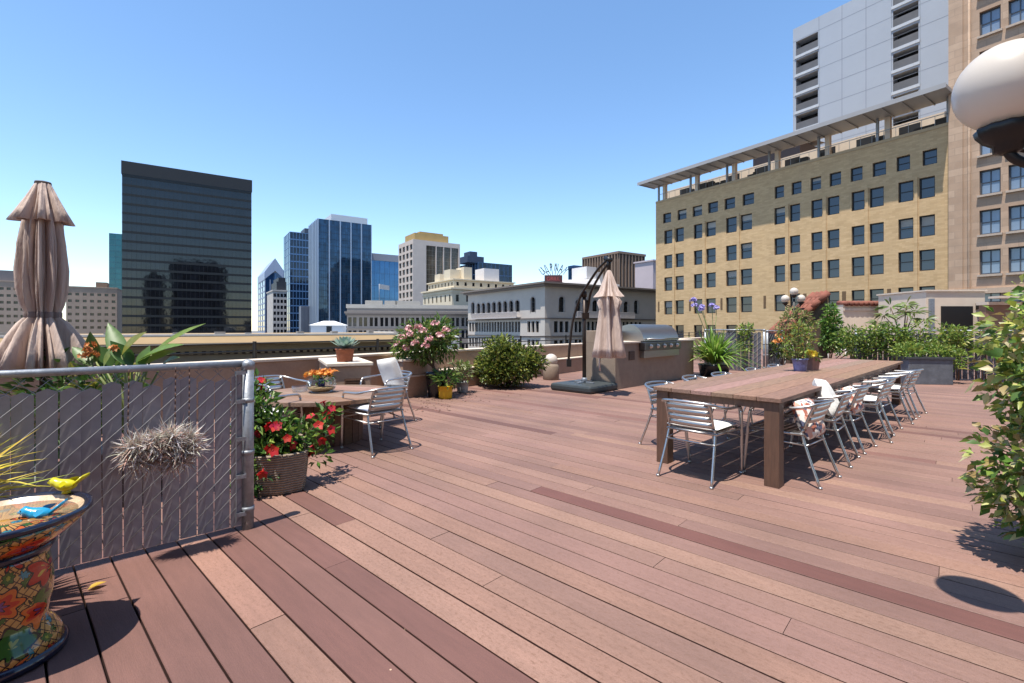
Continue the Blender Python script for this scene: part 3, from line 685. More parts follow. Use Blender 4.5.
# rooftop sign of fanned letters
sg=thing('rooftop_sign','fan of thin dark letters over a red lettered panel on the pale stone block roof','sign',(0,0,0))
sp=Vector((ux(554,80),80,0)); zb_=zz(282.5,80)
sg.location=(sp.x,sp.y,zb_-.02)
mb=MB(); mb.box(-1.6,1.4,-.1,.1,.02,1.25); mb.box(-1.5,-1.4,-.08,.08,-2.0,.02); mb.box(1.2,1.3,-.08,.08,-2.0,.02); mb.build('panel',mat('dark_red_sign',lin((84,44,48)),.6,var=.3,scale=3),sg)
def text(s,size,parent,m,loc,rot=0,name='letter',ext=.04,sx=1):
    cu=bpy.data.curves.new(name,'FONT'); cu.body=s; cu.size=size; cu.extrude=ext; cu.align_x='CENTER'; cu.align_y='CENTER'
    tmp=bpy.data.objects.new('tmp',cu); me=bpy.data.meshes.new_from_object(tmp); bpy.data.objects.remove(tmp)
    me.materials.clear(); me.materials.append(m)
    o=bpy.data.objects.new(name,me); COL.objects.link(o); o.parent=parent
    o.matrix_local=Matrix.Translation(loc)@Matrix.Rotation(rot,4,'Y')@Matrix.Rotation(R(90),4,'X')@Matrix.Diagonal((sx,1,1,1)); return o
lt=mat('sign_letter_metal',lin((44,44,54)),.5,.3,var=.1)
for k,ch in enumerate('ULPNAY'):
    a=R(-48+k*19.2); rr=2.6
    o=text(ch,1.9,sg,lt,(math.sin(a)*rr-.05,0,math.cos(a)*rr*.8+.45),a*.7,ext=.05,sx=.5)
mb=MB()
for k in range(6):
    a=R(-48+k*19.2); mb.tube([(math.sin(a)*.9,0.06,1.1),(math.sin(a)*3.1-.05,.06,math.cos(a)*2.6*.8+1.2)],.05,4)
mb.build('struts',lt,sg)
text('GRILL',.85,sg,mat('red_sign_letters',lin((176,84,84)),.5),(-.15,-.12,.62),0,ext=.02)

# ribbed brown block, small blue building, lavender block
e,W,D,H=bld('office_building','brown ribbed block rising behind the pale stone block',618.5,165,253.5,644,583)
mb=MB(); shell(mb,W,D,0,H); mb.build('wall',mat('dark_brown_panel',lin((84,70,62)),.7,var=.1),e)
mb=MB(); 
for F,L_,n in ((LEFT(W,D),D,13),(FRONT(W,D),W,8)):
    bars(mb,F,L_,0,H,n,1,.55,0,.45)
mb.box(-.5,W+.5,-.5,D,H+.003,H+.8); mb.build('ribs',mat('brown_rib',lin((136,114,98)),.8,var=.08),e)
e,W,D,H=bld('glass_building','small bright blue glass building left of the brown ribbed block',574,260,268,584,568.5)
mb=MB(); shell(mb,W,D,0,H); mb.build('curtain_wall',bigb,e)
mb=MB(); bars(mb,FRONT(W,D),W,0,H,3,12,.3,.7,.2); bars(mb,LEFT(W,D),D,0,H,3,12,.3,.5,.2); mb.box(-.4,W+.4,-.4,D,H+.003,H+1.5); mb.build('mullions',mat('blue_dark_frame',lin((36,70,112)),.4,.3),e)
e,W,D,H=bld('plain_block','plain lavender grey block beside the yellow brick building',653,125,261,670,635)
mb=MB(); shell(mb,W,D,0,H); mb.box(-.3,W,-.3,D+.3,H+.003,H+.4); mb.build('wall',mat('lavender_render',lin((196,182,186)),.9,var=.06,scale=.3),e)

# the neighbouring building across the street with a deep cornice
ncr=mat('ochre_stone',lin((156,132,98)),.9,var=.1,scale=.8); nst=mat('pale_stone_band',lin((172,152,130)),.9,var=.12,scale=1)
c0=Vector((ux(300,32),32,0)); o0=c0-D2*34
e=thing('corniced_building','neighbouring ochre stone building with a long dentilled cornice just across the street','building',(o0.x,o0.y,ZB),CA)
NW=44.5; ND=20; zt=.98-ZB
hs=[(x*1.6+.5,x*1.6+1.2,zt-3.75,zt-2.35) for x in range(int(NW/1.6))]
mb=MB(); shell(mb,NW,ND,0,zt-.6,front=hs,dep=.3); mb.build('wall',nst,e)
mb=MB(); mb.add([(-.9,-1.05,zt-.62),(NW+.9,-1.05,zt-.62),(NW+.9,-1.05,zt-.52),(-.9,-1.05,zt-.52),(NW+.5,-.45,zt-.12),(-.5,-.45,zt-.12),(-.5,ND,zt-.12),(NW+.5,ND,zt-.12),(-.9,ND,zt-.62),(NW+.9,ND,zt-.62)],[(0,1,2,3),(3,2,4,5),(1,9,7,4,2),(0,3,5,6,8),(5,4,7,6),(0,8,9,1)])
mb.box(-.55,NW+.55,-.55,ND,zt-1.02,zt-.623); mb.build('cornice',ncr,e)
mb=MB(); mb.box(-.6,NW+.6,-.5,.1,zt-.117,zt); mb.box(NW+.2,NW+.6,.1,ND,zt-.117,zt); mb.build('cornice_cap',mat('pale_cap',lin((210,206,200)),.85,var=.12,scale=2),e)
dk=mat('dark_bronze_band',lin((60,44,38)),.8,var=.15,scale=2)
mb=MB(); mb.box(-.3,NW+.3,-.3,ND,zt-1.25,zt-1.023); mb.box(-.2,NW,-.2,ND,zt-1.95,zt-1.75); mb.box(-.2,NW,-.2,ND,zt-2.28,zt-2.15); mb.build('frieze',dk,e)
mb=MB()
for k in range(int(NW/.42)): mb.box(k*.42+.1,k*.42+.31,-.52,-.303,zt-1.22,zt-1.03)
mb.build('dentils',ncr,e)
for h in hs: window(e,Matrix.Identity(4),h,.3,winglass2,wframe,1,1)
mb=MB(); mb.box(0,NW,.12,ND,zt-.6,zt-.25); mb.build('roof',mat('pale_roof',lin((190,186,180)),.9,var=.15,scale=.5),e)
# pipes and small kit along that roof edge
rkm=mat('grey_roof_kit',lin((150,148,146)),.7,var=.2,scale=2)
for k in range(16):
    x=5+k*2.4+rnd.uniform(-.6,.6); hgt=rnd.uniform(.1,.3); mb=MB(); mb.box(x,x+rnd.uniform(.2,.9),1.0,1.6,zt-.25,zt-.25+hgt+.2); mb.build('roof_vent',rkm,e)
# white tent-roofed pavilion on a far roof
pv=thing('roof_pavilion','white pavilion with a low pyramid roof on a rooftop below the blue tower','pavilion',(ux(329,95),95,zz(331,95)),CA*.3)
mb=MB(); mb.box(-3.0,3.0,-2,2,-1.0,1.15); mb.build('wall',mat('white_canvas_wall',lin((214,220,228)),.8,var=.05),pv)
mb=MB(); mb.add([(-3.3,-2.3,1.15),(3.3,-2.3,1.15),(3.3,2.3,1.15),(-3.3,2.3,1.15),(-1,-.3,2.0),(1,-.3,2.0),(1,.3,2.0),(-1,.3,2.0)],[(0,1,5,4),(1,2,6,5),(2,3,7,6),(3,0,4,7),(4,5,6,7),(3,2,1,0)]); mb.build('roof',mat('white_canvas_roof',lin((240,242,244)),.8,var=.04),pv)
mb=MB(); mb.box(-.1,.9,-2.04,-2.003,-.9,.95); mb.build('door',wframe,pv)
e=tag(MB().box(-30,30,0,26,ZB,zz(331.5,95)-1,M=Matrix.Translation((ux(300,90),90,0))@Matrix.Rotation(CA*.3,4,'Z')).build('roof_block',mat('pale_flat_roof',lin((196,196,196)),.9,var=.15,scale=.2)),'pale flat-roofed block under the white pavilion','building')

# ---- yellow brick building
yb=brickmat('yellow_brick',lin((214,182,138)),lin((198,166,122)),lin((194,162,124)),.52,.17)
cn=Vector((21.2,70,0))-D1*32.9
e=thing('brick_building','long yellow brick building with a flat steel canopy over its roof terrace','building',(cn.x,cn.y,ZB),CA)
YW,YD,YH=26,32.9,19.85-ZB
def tu(u):
    k=(u-512)/FP; return (70*k-21.2)/(.559+.829*k)
pairs=[(664.2,672.2),(675.4,683.8),(693.8,702.2),(706,715.7),(726,736.6),(740.5,752),(774.3,785),(789.7,800),(811.2,822.2),(827.3,839.3),(851.5,864.4),(869.5,883.7),(898.2,913.3),(919.1,934.9)]
cols=[(tu(a),tu(b_)) for a,b_ in pairs]
tops=[(663,671),(677.5,686.5),(692.5,702),(708,718),(724.5,735),(742.5,754),(774.5,784),(791.5,801.5),(810.5,821),(829.5,841),(850.5,862.5),(872.5,886),(896.5,910),(922.5,937)]
tcols=[(tu(a),tu(b_)) for a,b_ in tops]
hl=[]
for zb2,hh in ((13.45,1.95),(9.9,1.95),(6.7,1.95),(3.3,1.95),(-.2,1.95),(-3.6,1.95)):
    for a,b_ in cols: hl.append((a,b_,zb2-ZB,zb2+hh-ZB))
for a,b_ in tcols: hl.append((a,b_,16.5-ZB,17.9-ZB))
mb=MB(); shell(mb,YW,YD,0,YH,left=hl,dep=.3); mb.build('wall',yb,e)
FL=LEFT(YW,YD)
blm=mat('pale_blind',lin((176,172,164)),.8,var=.1)
for h in hl:
    o=window(e,FL,h,.3,winglass,wframe,1,2)
    if rnd.random()<.2:
        w_=h[1]-h[0]; hh=h[3]-h[2]; mb=MB(); mb.box(.12,w_-.12,.004,.012,hh*rnd.uniform(.45,.8),hh-.12); mb.build('blind',blm,o)
ybd=mat('yellow_stone_trim',lin((190,164,128)),.85,var=.1)
mb=MB(); mb.M=FL
for a,b_,c,d in hl: 
    pass
mb.box(0,YD,-.06,-.003,YH-.2,YH+.1)
mb.build('coping',ybd,e)
ventm=mat('brown_vent',lin((110,86,60)),.8)
for (a,b_) in [(tu(658),tu(659.5)),(tu(689),tu(691)),(tu(720.5),tu(722.5)),(tu(763.5),tu(766)),(tu(803),tu(806.5)),(tu(842),tu(846)),(tu(887),tu(891))]:
    mb=MB(); mb.M=FL; mb.box(a,b_,-.02,-.002,3.7-ZB,5.2-ZB); mb.build('vent',ventm,e)
# piers between windows rows stand slightly proud
mb=MB(); mb.M=FL
for a,b_ in [(cols[i][1],cols[i+1][0]) for i in (0,2,4,6,8,10,12)]:
    mb.box(a+.1,b_-.1,-.1,-.004,-6-ZB,15.6-ZB)
mb.build('brick_pier',yb,e)
stl=mat('grey_steel_panel',lin((166,164,164)),.5,.0,var=.06,scale=.5)
zc=22.35-ZB
mb=MB(); mb.M=FL
mb.box(-1.4,YD+.1,-2.3,1.2,zc,zc+.32)
mb.box(-1.45,YD+.15,-2.36,-2.303,zc-.05,zc+.38)
for k in range(22): x=-1.2+k*1.55; mb.box(x,x+.1,-2.28,1.15,zc-.1,zc-.003)
mb.build('canopy',stl,e)
for k in range(7):
    x=.25+k*(YD-.6)/6
    mb=MB(); mb.M=FL; mb.box(x-.11,x+.11,.25,.47,YH+.1,zc-.003); mb.build('post',mat('steel_post',lin((150,150,152)),.5,.3),e)
mb=MB(); mb.M=FL; mb.box(0,YD,2.4,2.8,YH,YH+2.0)
for k in range(7): x=.75+k*(YD-.6)/6; mb.box(min(x,YD-.5),min(x,YD-.5)+.45,.6,1.1,YH+.1,zc-.003)
mb.build('terrace_wall',M['cream'],e)
for k in range(9):
    mb=MB(); mb.M=FL; x=2.4+k*3.7; mb.box(x,x+1.7,2.36,2.397,YH+.7,YH+1.65); mb.build('terrace_opening',wframe,e)
mb=MB(); mb.M=FL
for k in range(34): x=.3+k*.98; mb.box(x,x+.03,.1,.13,YH+.1,YH+1.0)
mb.box(.3,YD-.3,.09,.14,YH+1.0,YH+1.06); mb.build('terrace_rail',mat('rail_grey',lin((160,160,160)),.5,.3),e)
dfm=mat('dark_furniture',lin((70,64,58)),.8,var=.3)
for k in range(16):
    x=rnd.uniform(1,YD-1); mb=MB(); mb.M=FL; mb.box(x,x+rnd.uniform(.4,1.4),rnd.uniform(.7,1.2),rnd.uniform(1.25,1.65),YH+.003,YH+rnd.uniform(.6,1.2)); mb.build('terrace_furniture',dfm,e)
mb=MB(); mb.M=FL; mb.box(11,17,6.5,12,YH,zc+2.6); mb.add([(10.5,6,zc+2.6),(17.5,6,zc+2.6),(17.5,12.5,zc+3.4),(10.5,12.5,zc+3.4)],[(0,1,2,3)]); mb.build('roof_house',mat('dark_pergola',lin((80,70,70)),.7),e)

# ---- tan stone building
tb=brickmat('tan_stone',lin((200,171,146)),lin((180,151,127)),lin((178,152,130)),1.9,.62,var=.16)
ct=Vector((21.2,70,0))-D1*48.5-D2*.35
e=thing('stone_building','tall tan stone building with sash windows at the photo\'s right edge','building',(ct.x,ct.y,ZB),CA)
TW,TD,TH=26,48.5-32.75,58-ZB
FT=LEFT(TW,TD); t0=32.75
hl=[]
for a,b_ in ((34.75,36.05),(36.5,37.8),(40.2,41.5),(41.95,43.25)):
    for j in range(-2,12): hl.append((a-t0,b_-t0,5.95+3.42*j-ZB,5.95+3.42*j+2.1-ZB))
mb=MB(); shell(mb,TW,TD,0,TH,left=hl,dep=.35); mb.build('wall',tb,e)
tf=mat('blue_grey_frame',lin((70,76,86)),.5)
tgl=cellglass('curtained_glass',lin((120,138,160)),(1.0,1.0,1.1),.06,0,.5,.9)
psl=mat('pale_sill',lin((190,172,156)),.85)
for h in hl:
    o=window(e,FT,h,.35,tgl,tf,2,2); mb=MB(); w_=h[1]-h[0]; mb.box(-.12,w_+.12,-.54,-.322,-.2,-.02); mb.build('sill',psl,o)

mb=MB(); mb.M=FT; mb.tube([(1.35,-.1,0),(1.35,-.1,TH-1)],.09,8); mb.box(0,.95,-.12,-.003,0,TH)
mb.build('downpipe',tb,e)
mb=MB(); mb.M=FT; mb.box(-.2,TD,-.35,-.003,4.3-ZB,4.75-ZB); mb.build('ledge',mat('stone_ledge',lin((196,172,150)),.85),e)

bwm=mat('dark_office_panel',lin((92,78,70)),.7,var=.15,scale=.2)
for x,y,w_,d_,z_,lb in ((104,84,34,30,74,'dark brown office block beyond the stone building, mirrored in the large blue tower'),(22,-62,44,26,60,'broad dark office block behind the deck, mirrored in the right half of the black tower'),(-8,-48,14,14,47,'slim dark office block behind the deck, mirrored low in the black tower')):
    e=thing('office_building',lb,'building',(x,y,ZB),CA)
    hs=[(w_*i/8+.5,w_*(i+1)/8-.5,j*3.8+1,j*3.8+3) for i in range(8) for j in range(int((z_-ZB)/3.8))]
    hl=[(d_*i/8+.5,d_*(i+1)/8-.5,j*3.8+1,j*3.8+3) for i in range(8) for j in range(int((z_-ZB)/3.8))]
    mb=MB(); shell(mb,w_,d_,0,z_-ZB,left=hl,dep=.4); mb.add([(w_,d_,0),(0,d_,0),(0,d_,z_-ZB),(w_,d_,z_-ZB)],[(0,1,2,3)]) if False else None; mb.build('wall',bwm,e)
    mb=MB(); mb.M=LEFT(w_,d_); mb.box(.3,d_-.3,.38,.6,.5,z_-ZB-.5); mb.build('glazing',winglass2,e)
    mb=MB(); mb.box(4,w_-6,4,d_-6,z_-ZB+.003,z_-ZB+4); mb.build('roof_house',bwm,e)
# ---- grey metal-clad tower
cm=mat('grey_metal_cladding',lin((172,178,188)),.5,.1,var=.05,scale=.2)
q=Vector((37.8,81.2,0))+D1*(-27.5); tl=Vector((37.8,81.2,0))-D1*9.75
e=thing('clad_tower','tall pale grey metal-clad tower with two stacks of recessed balconies','building',(0,0,0),CA)
GD=30; gn=tl-D1*GD; e.location=(gn.x,gn.y,ZB); GW=24; GH=47.3-ZB
FG=LEFT(GW,GD)
def tg(u):
    k=(u-512)/FP; a=tl; d=-D1
    return (k*a.y-a.x)/(d.x-k*d.y)
bh=[]
for j in range(9):
    z=zz(126,tl.y)-ZB+1.4+ (j-2)*2.83
    bh.append((tg(796),tg(818),z-2.2 if j!=6 else z-2.2,z))
hb2=[(a,b_,c,d) for a,b_,c,d in bh if d<GH-1.0]
bl2=[]
for j in range(14):
    z=zz(100,60)-ZB-4+ j*2.83
    if z<GH-.6: bl2.append((tg(893),tg(918.5),z-2.15,z))
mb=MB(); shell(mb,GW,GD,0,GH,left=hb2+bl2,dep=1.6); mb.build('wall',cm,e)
bgm=mat('balcony_grey_panel',lin((96,96,100)),.6,var=.2,scale=.6)  # plain grey for the balcony front panels
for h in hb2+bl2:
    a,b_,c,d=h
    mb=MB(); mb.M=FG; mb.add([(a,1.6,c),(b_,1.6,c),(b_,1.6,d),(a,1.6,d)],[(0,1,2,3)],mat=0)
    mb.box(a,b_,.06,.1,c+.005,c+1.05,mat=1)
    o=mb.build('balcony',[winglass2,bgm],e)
mb=MB(); mb.M=FG
for u in (819,842,866,891.5,920): x=tg(u); mb.box(x-.03,x+.03,-.012,-.003,0,GH)
for j in range(30): z=GH-2-j*2.83; mb.box(0,GD,-.01,-.002,z-.02,z+.02)
mb.build('panel_joints',mat('joint_grey',lin((132,138,150)),.6),e)
bem=mat('pale_metal_edge',lin((196,200,206)),.5,.1)
for a,b_,c,d in hb2+bl2: mb=MB(); mb.M=FG; mb.box(a-.15,b_+.15,-.12,-.004,c-.42,c-.03); mb.build('balcony_edge',bem,e)

# ------------------------------------------------------------------ penthouse walls at the right of the roof
def flatbox(name,label,cat,u0,u1,Y,vt,zb,D=.3,m=None,cap=None,capm=None,rz=0):
    x0=ux(u0,Y); x1=ux(u1,Y); e=thing(name,label,cat,(x0,Y,zb),rz)
    H=zz(vt,Y)-zb
    b=MB(); b.box(0,x1-x0,0,D,-.03,H); b.build('wall',m or M['cream'],e,bev=.01)
    return e,x1-x0,H
e,W_,H_=flatbox('garden_wall','long cream rendered wall with a red tile coping beyond the fence','wall',843,932,23,304.5,-.05,.4)
b=MB()
for k in range(int(W_/.24)): b.tube([(k*.24+.12,-.14,H_+.03),(k*.24+.12,.5,H_+.1)],.115,8)
b.box(-.02,W_,-.06,.42,H_+.003,H_+.05); b.build('coping',M['tile'],e)
b=MB(); b.box(0,W_,-.05,-.003,H_-.3,H_-.18); b.build('string_course',M['stucco_cap'],e)
b=MB(); b.box(.15,.75,-.06,-.003,.55,1.15)
for k in range(5): b.box(.2,.7,-.09,-.06,.6+k*.11,.65+k*.11)
b.build('vent',mat('brown_grille',lin((110,86,76)),.8),e)
e,W_,H_=flatbox('roof_hut','square cream hut with a dark open doorway on the neighbouring roof','hut',926,985,20,291.5,-.05,2.6)
# flat dark panel on the front paints the shade of an opening
b=MB(); b.box(.62,W_-.55,-.05,-.004,.4,H_-.62); b.build('doorway',mat('doorway_shade_panel',lin((20,18,20)),.7,var=.2),e)
b=MB(); b.box(-.05,W_+.05,-.06,2.66,H_+.003,H_+.07); b.build('roof_cap',M['stucco_cap'],e)
b=MB(); b.box(.1,.28,-.1,-.003,0,H_-.3); b.build('pipe',M['galv'],e)
b=MB(); b.box(W_-.4,W_-.3,-.12,-.003,H_-.75,H_-.5); b.build('wall_lamp',M['black'],e)
e,W_,H_=flatbox('garden_wall','brown stucco wall with a pale coping right of the cream hut','wall',986,1075,19,305,-.05,.3,mat('brown_stucco',lin((150,118,98)),.9,var=.2,scale=1.5))
b=MB(); b.box(-.05,W_,-.08,.36,H_+.003,H_+.12); b.box(0,W_,-.5,-.083,H_+.25,H_+.33); b.build('coping',M['stucco_cap'],e)

# tiled lean-to roof
tr=thing('tiled_roof','steep little red clay tile roof sloping down beside green creeper','roof',(ux(828,18),18,0),0)
tx=-1.75; zt1=zz(294,18); zt0=zz(334,18)
b=MB(); n_=6
for r_ in range(4):
    for k in range(n_):
        t0_=k/n_; t1_=(k+1.18)/n_; y=.02+r_*.26
        b.tube([(tx*t0_,y,zt1+(zt0-zt1)*t0_+.05),(tx*t1_,y,zt1+(zt0-zt1)*t1_+.02)],[.13,.15],8)
b.build('roof_tiles',M['tile'],tr)
b=MB(); b.add([(0,.02,zt1-.06),(tx,.02,zt0-.06),(tx,1,zt0-.06),(0,1,zt1-.06),(0,.02,-.03),(tx,.02,-.03),(tx,1,-.03),(0,1,-.03)],[(0,1,2,3),(0,4,5,1),(1,5,6,2),(2,6,7,3),(3,7,4,0)]); b.build('wall',mat('dark_brown_wall',lin((96,80,68)),.9,var=.2),tr)  # wall below the tiles in one dark brown

# ------------------------------------------------------------------ foliage
def jit(c,a=.18):
    k=rnd.uniform(1-a,1+a); return (c[0]*k*rnd.uniform(.9,1.1),c[1]*k,c[2]*k*rnd.uniform(.85,1.15))
GRN=[(.06,.13,.025),(.09,.17,.035),(.045,.10,.02),(.13,.20,.045)]
LIME=[(.22,.30,.05),(.17,.26,.045),(.28,.33,.07),(.10,.18,.03)]
def blobleaves(mb,blobs,n,L,W,cols,bias=.45,upw=.3,bend=.3,seg=1):
    tot=sum(r[0]*r[1]*r[2] for _,r in blobs)
    for c,r in blobs:
        k=int(n*r[0]*r[1]*r[2]/tot)
        for _ in range(k):
            d=Vector((rnd.gauss(0,1),rnd.gauss(0,1),rnd.gauss(0,1))).normalized(); q=rnd.random()**bias
            p=Vector(c)+Vector((d.x*r[0]*q,d.y*r[1]*q,d.z*r[2]*q))
            dr=d+Vector((rnd.uniform(-.9,.9),rnd.uniform(-.9,.9),rnd.uniform(-.6,.6)+upw))
            s=rnd.uniform(.65,1.25)
            mb.leaf(p,dr,L*s,W*s,jit(rnd.choice(cols)),bend,.25,seg)
    return mb
def lumps(c,r,n,f=.42,sd=1):
    q=random.Random(sd); out=[]
    for _ in range(n):
        d=Vector((q.gauss(0,1),q.gauss(0,1),q.gauss(0,1))).normalized(); k=q.uniform(.45,.8); s=q.uniform(.75,1.25)*f
        out.append((Vector(c)+Vector((d.x*r[0]*k,d.y*r[1]*k,d.z*r[2]*k)),(r[0]*s,r[1]*s,r[2]*s)))
    return out
def stems(mb,base,tips,r=.012,sway=.08):
    base=Vector(base)
    for t in tips:
        t=Vector(t); m=(base+t)/2+Vector((rnd.uniform(-sway,sway),rnd.uniform(-sway,sway),0)); mb.tube([base,m,t],[r,r*.75,r*.4],5)
    return mb
def flowerhead(mb,c,r,n,cols,ps,mat_=0):
    for _ in range(n):
        d=Vector((rnd.gauss(0,1),rnd.gauss(0,1),abs(rnd.gauss(0,1))*.8)).normalized(); p=Vector(c)+d*r*rnd.uniform(.3,1)
        for k in range(5):
            a=2*math.pi*k/5; t=d.cross(Vector((.3,.2,1))).normalized(); b2=d.cross(t)
            mb.leaf(p,(t*math.cos(a)+b2*math.sin(a))+d*.45,ps,ps*.75,jit(rnd.choice(cols),.1),.1,.1,up=d)

# round bush on the far side of the deck
bc_=Vector((ux(508,10.9),10.9,0))
t=thing('round_bush','round dense green bush on the deck in front of the parapet wall','bush',bc_)
bl=[((0,0,.52),(.74,.66,.46))]+lumps((0,0,.62),(.98,.8,.64),24,.28,3)
b=blobleaves(MB(),bl,5200,.1,.05,[(.14,.19,.03),(.2,.24,.04),(.07,.11,.022),(.28,.29,.06),(.05,.08,.02)],.32,.3); b.build('foliage',M['leaf'],t)
b=stems(MB(),(0,0,0),[(rnd.uniform(-.5,.5),rnd.uniform(-.4,.4),rnd.uniform(.4,.9)) for _ in range(14)],.018); b.build('stems',M['bark'],t)

def pot(mb,r0,r1,h,c=(0,0,0),rim=.012,n=28):
    return mb.lathe([(r0*.96,0),(r0,.01),(r0+(r1-r0)*.5,h*.5),(r1,h*.9),(r1+rim,h*.9),(r1+rim,h),(r1-.008,h),(r1-.015,h-.03),(.001,h-.03)],n,c)
# flowering shrub in a dark pot
rp=Vector((ux(437,9.35),9.35,0))
t=thing('flowering_shrub','tall shrub with pink flower clusters in a dark pot by the pier','potted plant',rp)
b=pot(MB(),.17,.22,.48); b.build('pot',M['dark_pot'],t)
b=MB(); b.lathe([(.2,.44),(.001,.455)],20,caps=False); b.build('soil',M['soil'],t)
cr=[((-.32,0,1.12),(.5,.42,.36)),((.05,.05,1.12),(.34,.36,.32)),((-.62,-.05,.98),(.26,.28,.26)),((.0,0,1.32),(.3,.3,.22)),((.2,.05,.95),(.2,.2,.2)),((-.25,0,.85),(.4,.3,.16))]
b=blobleaves(MB(),cr,1500,.15,.038,[(.10,.19,.04),(.16,.24,.05),(.07,.14,.03),(.22,.27,.07)],.5,-.05,.4); b.build('foliage',M['leaf'],t)
b=MB(); 
for tp in ((-.55,0,1.1),(-.3,.1,1.25),(0,0,1.3),(.15,.05,1.0),(-.4,-.15,.9)):
    b.tube([(0,0,.44),(-.08,0,.6),(-.12+tp[0]*.3,tp[1]*.4,.75),tp],[.035,.03,.022,.01],6)
b.build('trunk',M['bark'],t)
b=MB()
for p in ((-.72,-.25,1.02),(-.62,-.3,1.16),(-.45,-.38,1.22),(-.35,-.42,1.05),(-.2,-.42,1.28),(-.08,-.42,1.12),(.02,-.3,1.42),(.22,-.3,1.3),(-.3,-.4,1.36),(-.55,-.3,.95),(-.15,-.45,1.0),(-.48,-.3,1.32),(.12,-.36,1.2)):
    flowerhead(b,p,.085,16,[(.75,.42,.42),(.85,.58,.56),(.7,.34,.38)],.042)
b.build('blossoms',M['petal'],t)
# yellow pot and grey pot
yp=Vector((ux(445.5,9.12),9.12,0))
t=thing('potted_plant','leafy plant in a bright yellow pot below the pink flowering shrub','potted plant',yp)
b=pot(MB(),.125,.14,.25); b.build('pot',M['yellow_glaze'],t)
b=MB(); b.lathe([(.13,.215),(.001,.225)],20,caps=False); b.build('soil',M['soil'],t)
b=blobleaves(MB(),[((0,0,.38),(.24,.2,.16))],150,.14,.05,GRN+[(.18,.24,.06)],.5,.3); b.build('foliage',M['leaf'],t)
b=stems(MB(),(0,0,.2),[(rnd.uniform(-.15,.15),rnd.uniform(-.12,.12),.4) for _ in range(8)],.006,.02); b.build('stems',M['bark'],t)
gp=Vector((ux(462.5,9.95),9.95,0))
t=thing('potted_plant','pale leafed plant in a small grey pot beside the round bush','potted plant',gp)
b=pot(MB(),.11,.125,.23); b.build('pot',M['grey_pot'],t)
b=MB(); b.lathe([(.115,.195),(.001,.205)],20,caps=False); b.build('soil',M['soil'],t)
b=blobleaves(MB(),[((0,0,.42),(.24,.2,.2)),((-.12,0,.56),(.14,.12,.1))],170,.12,.045,[(.2,.26,.08),(.26,.3,.12),(.14,.2,.05),(.4,.42,.25)],.5,.3); b.build('foliage',M['leaf'],t)
b=stems(MB(),(0,0,.18),[(rnd.uniform(-.15,.15),rnd.uniform(-.12,.12),.5) for _ in range(8)],.006,.02); b.build('stems',M['bark'],t)
# succulent on the pier
sp_=F1+pay*.26+pax*.28
t=thing('succulent_pot','blue-green agave rosette in a terracotta pot on the pier top','potted plant',(sp_.x,sp_.y,.835))
b=pot(MB(),.115,.135,.2,rim=.008); b.build('pot',M['terracotta'],t)
b=MB(); b.lathe([(.128,.17),(.001,.18)],20,caps=False); b.build('soil',M['soil'],t)
b=MB()
for k in range(46):
    a=k*2.4; el=R(10+70*(k/46)); L_=.25-.11*k/46
    b.leaf((0,0,.2),(math.cos(a)*math.cos(el),math.sin(a)*math.cos(el),math.sin(el)),L_,.085,jit((.22,.32,.27),.15),-.25,.3,4,up=(0,0,1))
b.build('rosette',M['leaf'],t)

# ------------------------------------------------------------------ round cable-spool table
tc_=Vector((ux(329,5.75),5.75,0))
t=thing('spool_table','round wooden cable spool table with a plank top','table',tc_,R(-20))
b=MB(); rr=.80; pn=9
for k in range(pn):
    y0=-rr+2*rr*k/pn+.004; y1=-rr+2*rr*(k+1)/pn-.004
    ym=[y0+(y1-y0)*j/4 for j in range(5)]
    pts=[(math.sqrt(max(0,rr*rr-y*y)),y) for y in ym]; poly=[p for p in pts]+[(-x,y) for x,y in pts[::-1]]
    cl=jit(lin((138,108,90)),.2)
    b.prism(poly,.525,.57,cl)
b.build('tabletop',M['spoolwood'],t,bev=.004)
b=MB(); nsl=22
for k in range(nsl):
    a=2*math.pi*k/nsl; Mx=Matrix.Rotation(a,4,'Z'); b.box(.365,.39,-.052,.052,.003,.522,M=Mx,col=jit(lin((112,80,60)),.2))
b.lathe([(.36,.004),(.36,.52)],24,col=lin((60,42,32))); b.build('drum',M['spoolwood'],t)

# glass terrarium bowl with orange flowers
bp=tc_+Vector((-.1,.02,.571))
t=thing('flower_bowl','clear glass bowl with orange flowers on the round spool table','bowl',bp)
b=MB(); b.lathe([(.12,0),(.165,.05),(.175,.09),(.165,.14),(.15,.17),(.144,.17),(.158,.14),(.168,.09),(.158,.05),(.11,.008)],28,caps=True); b.build('glass_bowl',M['glass'],t)
b=MB(); b.lathe([(.1,.012),(.152,.05),(.155,.062),(.001,.07)],24); b.build('pebbles',mat('terrarium_sand',lin((170,140,100)),.9,var=.5,scale=60,bump=.5),t)
b=MB(); b.lathe([(.035,.068),(.045,.1),(.03,.15),(.028,.17)],16); b.build('vase',mat('blue_vase',lin((36,50,120)),.2),t)
b=MB()
for _ in range(16):
    a=rnd.uniform(0,6.28); q=rnd.uniform(.02,.17); flowerhead(b,(q*math.cos(a),q*math.sin(a),.2+rnd.uniform(0,.05)),.03,3,[(.75,.30,.05),(.8,.42,.10),(.7,.22,.05)],.045)
b.build('flowers',M['petal'],t)
b=blobleaves(MB(),[((0,0,.16),(.13,.13,.05))],60,.07,.025,GRN,.5,.3); b.build('foliage',M['leaf'],t)
gl=tc_+Vector((-.36,.02,.571)); t=thing('drinking_glass','low clear glass dish beside the flower bowl','glass',gl)
b=MB(); b.lathe([(.05,0),(.085,.01),(.095,.075),(.09,.075),(.08,.014),(.001,.01)],24,caps=True); b.build('dish',M['glass'],t)

